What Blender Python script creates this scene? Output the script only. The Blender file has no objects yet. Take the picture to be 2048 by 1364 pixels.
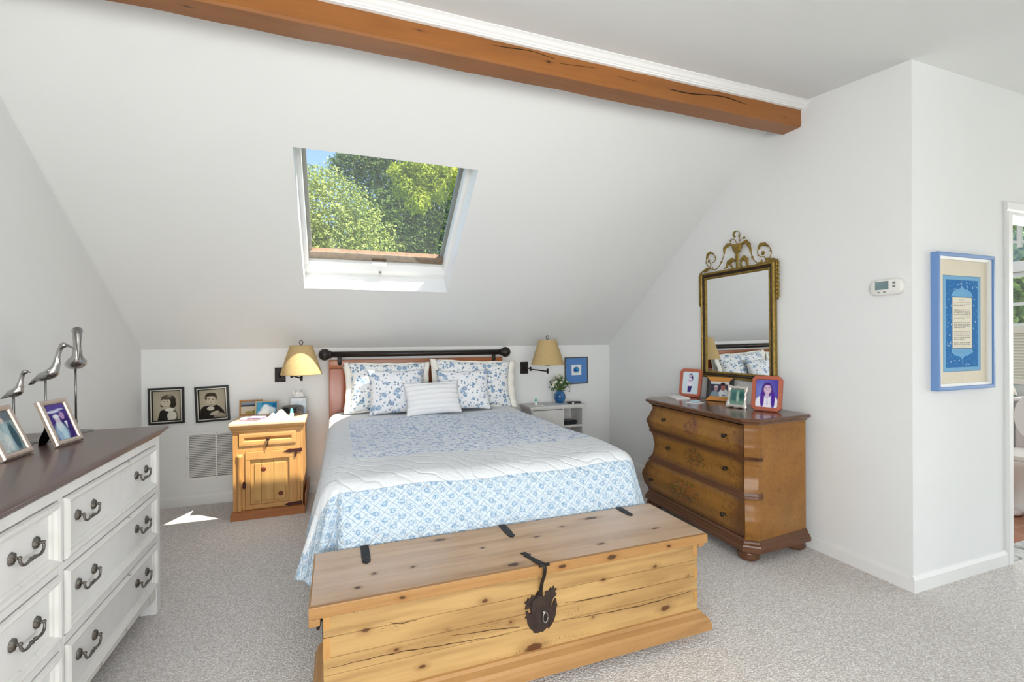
import bpy, bmesh, math, random
import numpy as np
from mathutils import Vector as V, Matrix
random.seed(7); RNG = np.random.default_rng(7)
SC = bpy.context.scene; COL = SC.collection; PI = math.pi
def R(d): return math.radians(d)

# ------------------------------------------------------------------ camera
CF, YAW, PIT, ROL = 939.53, R(20.389), R(-0.168), R(-0.348)
_F = V((math.sin(YAW)*math.cos(PIT), math.cos(YAW)*math.cos(PIT), math.sin(PIT)))
_R = V((math.cos(YAW), -math.sin(YAW), 0)); _U = _R.cross(_F)
_R, _U = _R*math.cos(ROL)+_U*math.sin(ROL), _U*math.cos(ROL)-_R*math.sin(ROL)
CO = V((0, 0, 1.3))
cam = bpy.data.cameras.new('camera'); cob = bpy.data.objects.new('camera', cam); COL.objects.link(cob)
cam.sensor_width = 36; cam.lens = CF/2048*36; cam.clip_start = .02; cam.clip_end = 300
m = Matrix((_R, _U, -_F)).transposed().to_4x4(); m.translation = CO; cob.matrix_world = m
SC.camera = cob
def ray(u, v): return _F+_R*((u-1024)/CF)-_U*((v-682)/CF)
def atX(u, v, x): d = ray(u, v); return CO+d*(x/d.x)
def atY(u, v, y): d = ray(u, v); return CO+d*(y/d.y)
def atZ(u, v, z): d = ray(u, v); return CO+d*((z-1.3)/d.z)

# ------------------------------------------------------------------ room numbers
D, XL, XR, KH, SL, YC = 4.383, -1.417, 2.748, 1.238, .7355, 1.534
YF, XE = -5.2, 8.
YK = -1.0                                   # the ceiling turns level behind the camera
RY, RZ = 2.2606, 2.799                      # ridge line
def slope_z(y): return KH+SL*(D-y)
def ceil_z(y): return 2.7144+.1165*(max(y, YK)-YC)

# ------------------------------------------------------------------ materials
def lin(c):
    if isinstance(c, str):
        c = [int(c[i:i+2], 16)/255 for i in (0, 2, 4)]
    return tuple(((x/12.92) if x <= .04045 else ((x+.055)/1.055)**2.4) for x in c)
class NT:
    def __init__(s, name, rough=.5, metal=0., spec=.5):
        s.m = bpy.data.materials.new(name); s.m.use_nodes = True; s.t = s.m.node_tree
        s.b = s.t.nodes['Principled BSDF']; s.b.inputs['Roughness'].default_value = rough
        s.b.inputs['Metallic'].default_value = metal; s.b.inputs['Specular IOR Level'].default_value = spec
    def n(s, typ, ins=None, **at):
        nd = s.t.nodes.new('ShaderNode'+typ)
        for k, v in at.items(): setattr(nd, k, v)
        for k, v in (ins or {}).items(): s.set(nd, k, v)
        return nd
    def set(s, nd, k, v):
        i = nd.inputs[k]
        if isinstance(v, bpy.types.NodeSocket): s.t.links.new(v, i)
        else:
            if hasattr(i.default_value, '__len__') and not isinstance(v, str):
                v = tuple(v)
                if len(v) == 3 and len(i.default_value) == 4: v = v+(1,)
            i.default_value = v
    def base(s, v): s.set(s.b, 'Base Color', v)
    def coord(s, k='Object', scale=(1, 1, 1), loc=(0, 0, 0), rot=(0, 0, 0)):
        c = s.n('TexCoord')
        return s.n('Mapping', {'Vector': c.outputs[k], 'Scale': scale, 'Location': loc, 'Rotation': rot}).outputs[0]
    def noise(s, vec, sc=5., det=4., ro=.5, dist=0., out=0):
        return s.n('TexNoise', {'Vector': vec, 'Scale': sc, 'Detail': det, 'Roughness': ro, 'Distortion': dist}).outputs[out]
    def voro(s, vec, sc=5., out='Distance', feature='F1', rnd=1.):
        return s.n('TexVoronoi', {'Vector': vec, 'Scale': sc, 'Randomness': rnd}, feature=feature).outputs[out]
    def math(s, op, a, b=0., c=0., clamp=False):
        nd = s.n('Math', operation=op, use_clamp=clamp); s.set(nd, 0, a); s.set(nd, 1, b); s.set(nd, 2, c); return nd.outputs[0]
    def ramp(s, fac, a, b, c0=0., c1=1.):      # map range a..b -> c0..c1
        return s.n('MapRange', {'Value': fac, 'From Min': a, 'From Max': b, 'To Min': c0, 'To Max': c1}).outputs[0]
    def mix(s, fac, a, b, mode='MIX'):
        nd = s.n('Mix', data_type='RGBA', blend_type=mode)
        s.set(nd, 0, fac); s.set(nd, 6, a); s.set(nd, 7, b); return nd.outputs[2]
    def bump(s, h, st=.3, dist=.01):
        s.set(s.b, 'Normal', s.n('Bump', {'Height': h, 'Strength': st, 'Distance': dist}).outputs[0])
    def sep(s, vec):
        o = s.n('SeparateXYZ', {'Vector': vec}).outputs; return o[0], o[1], o[2]
def M(name, c, rough=.5, metal=0., spec=.5, bump=None, vary=0.):
    t = NT(name, rough, metal, spec); c = lin(c)
    if vary:
        f = t.noise(t.coord(), bump[0] if bump else 20, 4)
        t.base(t.mix(t.ramp(f, .3, .7), [x*(1-vary) for x in c], [min(1, x*(1+vary)) for x in c]))
    else: t.base(c)
    if bump: t.bump(t.noise(t.coord(), bump[0], 3), bump[1], bump[2] if len(bump) > 2 else .005)
    return t.m
def wood(name, c, dark, axis=0, sc=1., rough=.45, contrast=.7, knots=(), knot_col='4a2a14', bump=.15, worm=0., coat=0., patch=None):
    """grain runs along the given object axis; knots = [(centre xyz, along, across)]"""
    t = NT(name, rough); s = [22*sc]*3; s[axis] = 1.6*sc
    vec = t.coord('Object', s)
    n1 = t.noise(vec, 1., 5, .6, .8)
    n2 = t.noise(t.coord('Object', [x*4 for x in s]), 1., 3, .6)
    s3 = [7*sc]*3; s3[axis] = .55*sc
    n3 = t.noise(t.coord('Object', s3, (3, 1, 7)), 1., 2, .5, .6)
    rings = t.math('PINGPONG', t.math('MULTIPLY', n3, 9.), 1.)
    f = t.math('ADD', t.math('MULTIPLY', t.ramp(n1, .3, .75), .55), t.math('MULTIPLY', t.ramp(rings, .5, 1.), .35))
    f = t.math('ADD', f, t.math('MULTIPLY', t.ramp(n2, .45, .8), .25))
    f = t.math('MULTIPLY', f, contrast, clamp=True)
    col = t.mix(f, lin(c), lin(dark))
    big = t.noise(t.coord('Object', (1, 1, 1), (5, 2, 1)), 2.2*sc, 2)
    col = t.mix(t.ramp(big, .35, .7, 0, .35), col, [min(1, x*1.25) for x in lin(c)])
    if patch: col = t.mix(t.ramp(t.noise(t.coord('Object', (1, 1, 1), (9, 9, 4)), patch[1], 4), .45, .7, 0, patch[2]), col, lin(patch[0]))
    if knots:
        wob = t.noise(t.coord(), 40, 2)
        for (p, a, b) in knots:
            sc3 = [1/b]*3; sc3[axis] = 1/a
            q = t.coord('Object', sc3, [-p[i]*sc3[i] for i in range(3)])
            ln = t.n('VectorMath', {0: q}, operation='LENGTH').outputs['Value']
            ln = t.math('ADD', ln, t.math('MULTIPLY_ADD', wob, .8, -.4))
            col = t.mix(t.ramp(ln, .75, 2.0, .5, 0), col, lin(dark))
            col = t.mix(t.ramp(ln, .6, .85, .97, 0), col, lin(knot_col))
    if worm:
        sv = [260]*3; sv[axis] = 90
        w = t.math('LESS_THAN', t.voro(t.coord('Object', sv), 1.), .22)
        reg = t.ramp(t.noise(t.coord('Object', [2.2 if i == axis else 14 for i in range(3)], (2, 5, 3)), 1., 2), .56, .66)
        col = t.mix(t.math('MULTIPLY', t.math('MULTIPLY', w, reg), worm), col, lin('3a2410'))
    t.base(col)
    t.bump(n2, bump, .002)
    if coat: t.b.inputs['Coat Weight'].default_value = coat; t.b.inputs['Coat Roughness'].default_value = .15
    return t.m

def mat_wall(name, c):
    t = NT(name, .85, 0, .2)
    f = t.noise(t.coord(), .9, 3); t.base(t.mix(t.ramp(f, .3, .7), [x*.97 for x in lin(c)], lin(c)))
    t.bump(t.noise(t.coord(), 180, 2), .06, .002); return t.m
def mat_carpet():
    t = NT('carpet_loops', .95, 0, .1); v = t.coord()
    a = t.voro(t.coord('Object', (1, 1, 1)), 135.); b = t.voro(v, 135., 'Color')
    n = t.noise(v, 60, 3); big = t.noise(v, 1.3, 3)
    g = t.n('SeparateColor', {0: b}).outputs[0]
    col = t.mix(g, lin('e6e0dc'), lin('fffdfa'))
    col = t.mix(t.ramp(n, .38, .6, .35, 0), col, lin('d2cbc6'))
    col = t.mix(t.ramp(big, .35, .65, 0, .2), col, lin('ece6e0'))
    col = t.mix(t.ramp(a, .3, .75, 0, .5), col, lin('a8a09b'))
    t.base(col)
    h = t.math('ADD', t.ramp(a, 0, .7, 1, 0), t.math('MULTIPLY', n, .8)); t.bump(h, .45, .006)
    return t.m
def flowers(t, uv, sc, dens, cols, leafcols, jit=.02, size=.36):
    """scattered blue roses and leaves over uv (metres)"""
    w = t.noise(uv, 60, 2, .5, 0, 1)
    uv2 = t.n('VectorMath', {0: uv, 1: t.n('VectorMath', {0: w, 1: (-.5, -.5, -.5)}, operation='ADD').outputs[0]}, operation='MULTIPLY_ADD').outputs[0]
    uvj = t.n('VectorMath', {0: t.n('VectorMath', {0: w, 1: (jit, jit, 0)}, operation='MULTIPLY').outputs[0], 1: uv}, operation='ADD').outputs[0]
    d = t.voro(uvj, sc, 'Distance'); c = t.voro(uvj, sc, 'Color')
    cr, cg, cb = (t.n('SeparateColor', {0: c}).outputs[i] for i in range(3))
    on = t.math('LESS_THAN', cr, dens)
    inside = t.ramp(d, size*.92, size, 1, 0)
    petals = t.math('PINGPONG', t.math('MULTIPLY', t.math('ADD', d, t.math('MULTIPLY', t.noise(uv, sc*5, 2), .35)), 7.), .5)
    pet = t.ramp(petals, .12, .32, 0, 1)
    col = t.mix(pet, t.mix(cg, lin(cols[0]), lin(cols[1])), lin(cols[2]))
    fm = t.math('MULTIPLY', t.math('MULTIPLY', on, inside), t.ramp(petals, .05, .5, 1., .55))
    d2 = t.voro(uvj, sc*2.3, 'Distance'); c2 = t.voro(uvj, sc*2.3, 'Color')
    lr, lg, lb = (t.n('SeparateColor', {0: c2}).outputs[i] for i in range(3))
    lm = t.math('MULTIPLY', t.math('LESS_THAN', lr, dens*.9), t.ramp(d2, .28, .36, .85, 0))
    lcol = t.mix(lg, lin(leafcols[0]), lin(leafcols[1]))
    d3 = t.voro(uvj, sc*4.2, 'Distance'); c3 = t.n('SeparateColor', {0: t.voro(uvj, sc*4.2, 'Color')}).outputs[0]
    sm = t.math('MULTIPLY', t.math('LESS_THAN', c3, .4), t.ramp(d3, .24, .34, .75, 0))
    return fm, col, lm, lcol, sm
def mat_floral(name, ground='eef2f4', sc=26., dens=.55, border=None, strength=1., size=.38):
    t = NT(name, .85, 0, .15); uv = t.coord('UV')
    fm, col, lm, lcol, sm = flowers(t, uv, sc, dens, ('1f4a80', '4076aa', '9fc0dc'), ('5088ae', '2a5a8a'), size=size)
    out = t.mix(t.math('MULTIPLY', sm, strength), lin(ground), lin('9a96bd'))
    out = t.mix(t.math('MULTIPLY', lm, strength), out, lcol)
    out = t.mix(t.math('MULTIPLY', fm, strength), out, col)
    t.base(out); t.bump(t.noise(uv, 35, 3), .25, .01); t.b.inputs['Sheen Weight'].default_value = .1
    return t.m

def mat_quilt():
    """patchwork coverlet: floral middle, white border, blue trellis band"""
    t = NT('quilt_patchwork', .85, 0, .15); uv = t.coord('UV'); x, y, z = t.sep(uv)
    fm, col, lm, lcol, sm = flowers(t, uv, 34., .62, ('5a82b4', '86a6cf', 'c3d3e8'), ('8aa9d0', '6d90c0'), .03, .44)
    ground = lin('e9eef5')
    pan = t.mix(sm, ground, lin('a8a9d0')); pan = t.mix(lm, pan, lcol); pan = t.mix(fm, pan, col)
    white = lin('e6e9ec')
    # trellis
    W, H = .074, .064
    a = t.math('ADD', t.math('DIVIDE', x, W), t.math('DIVIDE', y, H)); b = t.math('SUBTRACT', t.math('DIVIDE', x, W), t.math('DIVIDE', y, H))
    wob = t.math('MULTIPLY_ADD', t.noise(uv, 22, 2), .22, -.11)
    a = t.math('ADD', a, wob); b = t.math('ADD', b, wob)
    fa = t.math('ABSOLUTE', t.math('SUBTRACT', t.math('FRACT', a), .5)); fb = t.math('ABSOLUTE', t.math('SUBTRACT', t.math('FRACT', b), .5))
    edge = t.math('MAXIMUM', fa, fb)                        # 0 cell centre .5 edge
    line = t.ramp(edge, .455, .485, 0, 1)
    cen = t.math('SQRT', t.math('ADD', t.math('MULTIPLY', fa, fa), t.math('MULTIPLY', fb, fb)))
    rose = t.math('ADD', cen, t.math('MULTIPLY_ADD', t.noise(uv, 70, 3), .30, -.15))
    rings = t.ramp(t.math('PINGPONG', t.math('MULTIPLY', rose, 11.), 1.), .25, .75, 1, 0)
    rm = t.math('MULTIPLY', t.ramp(rose, .26, .38, 1, 0), t.math('MULTIPLY_ADD', rings, .55, .15))
    leafn = t.math('MULTIPLY', t.ramp(t.noise(uv, 80, 2), .52, .60), t.ramp(rose, .42, .5, .6, 0))
    band = t.mix(leafn, lin('d6e1ea'), lin('7fa5c0'))
    band = t.mix(rm, band, lin('5c8cb2'))
    band = t.mix(t.math('MULTIPLY', line, .7), band, lin('7c9cb3'))
    def box(x0, x1, y0, y1):
        m1 = t.math('MULTIPLY', t.math('GREATER_THAN', x, x0), t.math('LESS_THAN', x, x1))
        m2 = t.math('MULTIPLY', t.math('GREATER_THAN', y, y0), t.math('LESS_THAN', y, y1)); return t.math('MULTIPLY', m1, m2)
    inner = box(.072, 1.47, 2.51, 3.72); border = box(-.33, 1.87, 2.12, 9)
    out = t.mix(border, band, white); out = t.mix(inner, out, pan)
    t.base(out)
    # quilting stitches
    st = t.math('PINGPONG', t.math('MULTIPLY', t.math('ADD', t.math('ADD', x, y), t.math('MULTIPLY', t.noise(uv, 3.2, 2), .55)), 17.), 1.)
    st2 = t.ramp(st, 0, .3, 0, 1)
    h = t.math('ADD', t.math('MULTIPLY', st2, .5), t.math('MULTIPLY', t.noise(uv, 45, 3), .6))
    h = t.math('ADD', h, t.math('MULTIPLY', t.ramp(edge, .3, .5, .6, 0), t.math('SUBTRACT', 1., border)))
    t.bump(h, .55, .012)
    return t.m
def mat_print():
    t = NT('printed_photo', .75, 0, .12); t.base(t.n('Attribute', attribute_name='Col').outputs['Color']); return t.m
def mat_glass(name, haze=.06, tint=(1, 1, 1), gloss=.06):
    t = NT(name); tr = t.n('BsdfTransparent', {'Color': tint}); gl = t.n('BsdfGlossy', {'Roughness': .03, 'Color': (1, 1, 1)})
    df = t.n('BsdfTranslucent', {'Color': (.75, .78, .8)})
    a = t.n('MixShader', {0: haze, 1: tr.outputs[0], 2: df.outputs[0]})
    b = t.n('MixShader', {0: gloss, 1: a.outputs[0], 2: gl.outputs[0]})
    t.t.links.new(b.outputs[0], t.t.nodes['Material Output'].inputs[0]); return t.m
def mat_leaf(name, c0, c1, trans=.35):
    t = NT(name, .5, 0, .3); c = t.n('Attribute', attribute_name='Col').outputs['Fac']
    col = t.mix(c, lin(c0), lin(c1)); t.base(col)
    tl = t.n('BsdfTranslucent', {'Color': col})
    mx = t.n('MixShader', {0: trans, 1: t.b.outputs[0], 2: tl.outputs[0]})
    t.t.links.new(mx.outputs[0], t.t.nodes['Material Output'].inputs[0]); return t.m
def mat_bombe(name, c, dark, flower=None, L=.93, zc=.4, zh=.2):
    """aged gilt-brown paint, darker towards the drawer edges, with a painted spray of flowers"""
    t = NT(name, .38); v = t.coord(); x, y, z = t.sep(v)
    n = t.noise(v, 7, 5); f = t.noise(v, 45, 3)
    col = t.mix(t.ramp(n, .3, .7, 0, .6), lin(c), lin('8a5a26'))
    col = t.mix(t.ramp(f, .5, .75, 0, .45), col, lin('6b4420'))
    if flower:
        ex = t.math('ABSOLUTE', t.math('SUBTRACT', y, L/2)); 
        e = t.math('SUBTRACT', ex, L/2-.09)
        e = t.math('ADD', e, t.math('MULTIPLY_ADD', t.noise(v, 16, 3), .1, -.05))
        col = t.mix(t.ramp(e, .0, .07, 0, .75), col, lin(dark))
        dz = t.math('ABSOLUTE', t.math('SUBTRACT', z, zc))
        ez = t.math('ADD', t.math('SUBTRACT', dz, zh-.035), t.math('MULTIPLY_ADD', t.noise(v, 20, 3), .03, -.015))
        col = t.mix(t.ramp(ez, 0, .03, 0, .6), col, lin(dark))
        q = t.math('DIVIDE', t.math('SUBTRACT', y, flower[0]), flower[1]); q2 = t.math('DIVIDE', t.math('SUBTRACT', z, zc), zh*.8)
        r = t.math('SQRT', t.math('ADD', t.math('MULTIPLY', q, q), t.math('MULTIPLY', q2, q2)))
        r = t.math('ADD', r, t.math('MULTIPLY_ADD', t.noise(v, 30, 3), 1.0, -.5))
        spr = t.math('MULTIPLY', t.ramp(r, .7, 1.0, 1, 0), t.ramp(t.noise(v, 75, 3), .42, .55, 0, .9))
        hue = t.n('SeparateColor', {0: t.voro(v, 60., 'Color')}).outputs[0]
        col = t.mix(spr, col, t.mix(t.ramp(hue, .4, .6), lin(flower[2]), lin(flower[3])))
        # scroll at both ends
        sc = t.math('PINGPONG', t.math('MULTIPLY', t.noise(v, 22, 2), 10.), 1.)
        sm = t.math('MULTIPLY', t.ramp(sc, .75, .95, 0, .7), t.math('MULTIPLY', t.ramp(ex, L/2-.17, L/2-.13), t.ramp(ex, L/2-.05, L/2-.08)))
        col = t.mix(sm, col, lin('4a2212'))
    else:
        col = t.mix(t.ramp(t.noise(v, 3, 3), .45, .75, 0, .5), col, lin(dark))
    sp = t.math('LESS_THAN', t.voro(v, 28.), .07); col = t.mix(t.math('MULTIPLY', sp, .8), col, lin('2c1a0c'))
    t.base(col); t.bump(f, .1, .003); return t.m

W = {}
W['wall'] = mat_wall('wall_paint', 'f0f1f0'); W['ceil'] = mat_wall('ceiling_paint', 'f0f1ef')
W['trim'] = M('trim_gloss_white', 'f0f0ee', .35, 0, .4)
W['carpet'] = mat_carpet()
W['metal_dark'] = M('blackened_iron', '2b2624', .5, .6, .5, (60, .3), .2)
W['black'] = M('black_plastic', '1b1b1e', .35)
W['blackv'] = M('black_velvet', '121012', .9, 0, .1)
W['chrome'] = M('polished_pewter', 'b9b7b4', .22, 1.)
W['pewter'] = M('brushed_pewter', '8d8b88', .35, 1., .5, (50, .2), .15)
W['bronze'] = M('antique_bronze', '7c7770', .35, .9, .5, (90, .3), .3)
W['gold'] = M('aged_gilt', '8f7636', .42, .55, .5, (70, .4), .35)
W['print'] = mat_print()
W['white'] = M('white_enamel', 'f2f2f0', .4)
W['silver'] = M('silver_frame_metal', 'cdbcae', .42, .8)

# ------------------------------------------------------------------ mesh helpers
def BM(): return bmesh.new()
def bx(bm, lo, hi, bev=0., seg=2, mat=0, mtx=None):
    r = bmesh.ops.create_cube(bm, size=1.); vs = r['verts']
    lo, hi = V(lo), V(hi); c = (lo+hi)/2; s = hi-lo
    for v in vs: v.co = V((v.co.x*s.x+c.x, v.co.y*s.y+c.y, v.co.z*s.z+c.z))
    fs = set(f for v in vs for f in v.link_faces)
    if bev:
        rr = bmesh.ops.bevel(bm, geom=list(set(e for v in vs for e in v.link_edges)), offset=min(bev, min(s)*.49), segments=seg, affect='EDGES', profile=.6)
        fs = set(rr['faces']) | set(f for f in fs if f.is_valid)
        vs = list(set(v for f in fs for v in f.verts))
    if mtx is not None:
        for v in vs: v.co = mtx @ v.co
    for f in fs: f.material_index = mat
    return vs
def prism(bm, poly, fn, t0, t1, mat=0):
    a = [bm.verts.new(fn(p[0], p[1], t0)) for p in poly]; b = [bm.verts.new(fn(p[0], p[1], t1)) for p in poly]
    n = len(poly); fs = [bm.faces.new(a), bm.faces.new(b[::-1])]
    for i in range(n): fs.append(bm.faces.new((a[i], b[i], b[(i+1) % n], a[(i+1) % n])))
    for f in fs: f.material_index = mat
    return a+b
def lathe(bm, prof, c=(0, 0, 0), seg=24, mat=0, mtx=None, cap=True):
    c = V(c); rings = []
    for (r, z) in prof:
        rings.append([bm.verts.new((c.x+r*math.cos(2*PI*k/seg), c.y+r*math.sin(2*PI*k/seg), c.z+z)) for k in range(seg)])
    fs = []
    for a, b in zip(rings, rings[1:]):
        for k in range(seg): fs.append(bm.faces.new((a[k], a[(k+1) % seg], b[(k+1) % seg], b[k])))
    if cap: fs.append(bm.faces.new(rings[0][::-1])); fs.append(bm.faces.new(rings[-1]))
    for f in fs: f.material_index = mat; f.smooth = True
    vs = [v for r in rings for v in r]
    if mtx is not None:
        for v in vs: v.co = mtx @ v.co
    return vs
def sweep(bm, pts, rad, seg=10, mat=0, up=V((0, 0, 1)), cap=True):
    pts = [V(p) for p in pts]; n = len(pts); rings = []; prev = None
    for i, p in enumerate(pts):
        t = (pts[min(i+1, n-1)]-pts[max(i-1, 0)]).normalized()
        if prev is None:
            a = t.cross(up)
            if a.length < 1e-3: a = t.cross(V((1, 0, 0)))
        else: a = prev-t*prev.dot(t)
        a.normalize(); b = t.cross(a); prev = a
        r = rad[i] if isinstance(rad, (list, tuple)) else rad
        ra, rb = r if isinstance(r, (list, tuple)) else (r, r)
        rings.append([bm.verts.new(p+a*ra*math.cos(2*PI*k/seg)+b*rb*math.sin(2*PI*k/seg)) for k in range(seg)])
    fs = []
    for x, y in zip(rings, rings[1:]):
        for k in range(seg): fs.append(bm.faces.new((x[k], y[k], y[(k+1) % seg], x[(k+1) % seg])))
    if cap: fs.append(bm.faces.new(rings[0])); fs.append(bm.faces.new(rings[-1][::-1]))
    for f in fs: f.material_index = mat; f.smooth = True
def smooth_path(pts, k=6):
    pts = [V(p) for p in pts]; out = []
    for i in range(len(pts)-1):
        p0, p1, p2, p3 = pts[max(i-1, 0)], pts[i], pts[i+1], pts[min(i+2, len(pts)-1)]
        for j in range(k):
            t = j/k; out.append(.5*((2*p1)+(p2-p0)*t+(2*p0-5*p1+4*p2-p3)*t*t+(3*p1-p0-3*p2+p3)*t**3))
    out.append(pts[-1]); return out
def ball(bm, c, r, sc=(1, 1, 1), seg=14, mat=0, mtx=None):
    rr = bmesh.ops.create_uvsphere(bm, u_segments=seg, v_segments=max(6, seg//2+1), radius=r)
    for v in rr['verts']:
        v.co = V((v.co.x*sc[0], v.co.y*sc[1], v.co.z*sc[2]))+V(c)
        if mtx is not None: v.co = mtx @ v.co
    for f in set(f for v in rr['verts'] for f in v.link_faces): f.material_index = mat; f.smooth = True
    return rr['verts']
def frame(bm, w, h, prof, mat=0, mats=None, cut=0.):
    """mitred rectangular frame in local XZ, base at z=0, facing -Y; prof = [(inset, y)] closed loop"""
    loops = []
    for (i, y) in prof:
        x0, x1, z0, z1 = -w/2+i, w/2-i, i, h-i
        if cut:
            c = max(cut-i*.58, .0005)
            loop = [(x0+c, z0), (x1-c, z0), (x1, z0+c), (x1, z1-c), (x1-c, z1), (x0+c, z1), (x0, z1-c), (x0, z0+c)]
        else: loop = [(x0, z0), (x1, z0), (x1, z1), (x0, z1)]
        loops.append([bm.verts.new((a, y, b)) for a, b in loop])
    k = len(loops[0]); n = len(loops)
    for j in range(n):
        A, B = loops[j], loops[(j+1) % n]
        for i in range(k):
            f = bm.faces.new((A[i], A[(i+1) % k], B[(i+1) % k], B[i])); f.material_index = mats[j] if mats else mat
def grid_surf(bm, P, mat=0, uv=None, smooth=True):
    """P[i][j] -> vector grid; uv[i][j]"""
    vs = [[bm.verts.new(p) for p in row] for row in P]; lay = bm.loops.layers.uv.verify() if uv else None
    for i in range(len(P)-1):
        for j in range(len(P[0])-1):
            f = bm.faces.new((vs[i][j], vs[i+1][j], vs[i+1][j+1], vs[i][j+1])); f.material_index = mat; f.smooth = smooth
            if uv:
                for l, (a, b) in zip(f.loops, ((i, j), (i+1, j), (i+1, j+1), (i, j+1))): l[lay].uv = uv[a][b]
    return vs
def obj(name, bm, mats, parent=None, smooth=None, loc=None, rot=None):
    me = bpy.data.meshes.new(name)
    bmesh.ops.recalc_face_normals(bm, faces=bm.faces[:])
    if smooth is not None:
        for f in bm.faces: f.smooth = True
        for e in bm.edges:
            if len(e.link_faces) == 2 and e.calc_face_angle(0) > R(smooth): e.smooth = False
    bm.to_mesh(me); bm.free()
    for mt in (mats if isinstance(mats, (list, tuple)) else [mats]): me.materials.append(mt)
    o = bpy.data.objects.new(name, me); COL.objects.link(o)
    if parent is not None: o.parent = parent
    if loc is not None: o.location = loc
    if rot is not None: o.rotation_euler = rot
    return o
def tag(o, label, cat, group=None, kind=None):
    o['label'] = label; o['category'] = cat
    if group: o['group'] = group
    if kind: o['kind'] = kind
    return o
def thing(name, label, cat, loc=(0, 0, 0), rz=0., group=None):
    o = bpy.data.objects.new(name, None); COL.objects.link(o); o.location = loc; o.rotation_euler = (0, 0, rz); o.empty_display_size = .1
    return tag(o, label, cat, group)
def struct(name, bm, mats, parent=None, smooth=None):
    o = obj(name, bm, mats, parent, smooth)
    if parent is None: o['kind'] = 'structure'
    return o
def copy_tree(o, parent=None):
    c = o.copy(); COL.objects.link(c)
    if parent is not None: c.parent = parent
    for ch in list(o.children): copy_tree(ch, c)
    return c

# ------------------------------------------------------------------ printed pictures (flat prints: colour per vertex)
class Canvas:
    def __init__(s, w, h, n, bg):
        s.w, s.h = w, h; s.nx = n; s.ny = max(4, int(n*h/w))
        s.X, s.Y = np.meshgrid(np.linspace(0, 1, s.nx+1), np.linspace(0, 1, s.ny+1))
        s.a = np.ones(s.X.shape+(3,))*np.array(lin(bg))
    def put(s, msk, c):
        c = np.array(lin(c)); s.a = s.a*(1-msk[..., None])+c*msk[..., None]
    def ell(s, cx, cy, rx, ry, c, soft=.06, rot=0., op=1.):
        dx, dy = (s.X-cx)*s.w, (s.Y-cy)*s.h; cr, sr = math.cos(rot), math.sin(rot)
        q = np.sqrt(((dx*cr+dy*sr)/(rx*s.w))**2+((-dx*sr+dy*cr)/(ry*s.w))**2)
        s.put(np.clip((1-q)/soft+.5, 0, 1)*op, c)
    def rect(s, x0, y0, x1, y1, c, op=1.): s.put(((s.X >= x0)&(s.X <= x1)&(s.Y >= y0)&(s.Y <= y1))*op, c)
    def poly(s, pts, c, op=1.):
        ins = np.zeros(s.X.shape, bool); n = len(pts)
        for i in range(n):
            (x1, y1), (x2, y2) = pts[i], pts[(i+1) % n]
            if y1 == y2: continue
            cond = ((y1 > s.Y) != (y2 > s.Y)) & (s.X < (x2-x1)*(s.Y-y1)/(y2-y1)+x1); ins ^= cond
        s.put(ins*op, c)
    def noise(s, amt, k=1):
        s.a = np.clip(s.a*(1+amt*(RNG.random(s.X.shape)-.5)[..., None]), 0, 1)
    def grad(s, c, f): s.put(np.clip(f(s.X, s.Y), 0, 1), c)
    def build(s, name, parent, x0=None, z0=0., y=0., mat=None):
        x0 = -s.w/2 if x0 is None else x0
        co = np.stack([x0+s.X*s.w, np.full(s.X.shape, y), z0+s.Y*s.h], -1).reshape(-1, 3)
        nx, ny = s.nx, s.ny; i = np.arange(nx*ny); r, c = i//nx, i % nx; a = r*(nx+1)+c
        fc = np.stack([a, a+1, a+nx+2, a+nx+1], -1)
        me = bpy.data.meshes.new(name); me.from_pydata(co.tolist(), [], fc.tolist())
        at = me.attributes.new('Col', 'FLOAT_COLOR', 'POINT')
        at.data.foreach_set('color', np.concatenate([s.a.reshape(-1, 3), np.ones((len(co), 1))], 1).astype(np.float32).ravel())
        me.materials.append(mat or W['print']); o = bpy.data.objects.new(name, me); COL.objects.link(o)
        if parent is not None: o.parent = parent
        return o

# ================================================================== ROOM SHELL
def holed(bm, a0, a1, b0, b1, holes, put):
    xs = sorted({a0, a1}|{h[i] for h in holes for i in (0, 1)}); zs = sorted({b0, b1}|{h[i] for h in holes for i in (2, 3)})
    for i in range(len(xs)-1):
        for j in range(len(zs)-1):
            cx, cz = (xs[i]+xs[i+1])/2, (zs[j]+zs[j+1])/2
            if any(h[0] < cx < h[1] and h[2] < cz < h[3] for h in holes): continue
            put(xs[i], xs[i+1], zs[j], zs[j+1])
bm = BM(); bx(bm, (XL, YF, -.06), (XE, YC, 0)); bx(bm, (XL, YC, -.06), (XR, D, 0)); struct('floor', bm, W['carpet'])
bm = BM(); LW = (-2.75, -.85, .75, 1.95)  # LW: opening of an added window, out of view
poly = [(LW[1], 0), (D, 0), (D, KH), (RY, RZ), (YK+.3, ceil_z(YK+.3)), (LW[1], ceil_z(LW[1]))]
prism(bm, poly, lambda a, b, t: V((t, a, b)), XL-.12, XL)
holed(bm, YF, LW[1], 0, ceil_z(YF), [LW], lambda a, b, c, d: bx(bm, (XL-.12, a, c), (XL, b, d))); struct('wall_left', bm, W['wall'])
YW = YC+.12
bm = BM(); poly = [(YW, 0), (D, 0), (D, KH+.02), (RY, RZ+.02), (YW, ceil_z(YW)+.03)]
prism(bm, poly, lambda a, b, t: V((t, a, b)), XR, XR+.12); struct('wall_right', bm, W['wall'])
bm = BM(); bx(bm, (XL-.12, D, 0), (XR+.12, D+.12, KH+.02)); struct('wall_back', bm, W['wall'])
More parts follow.
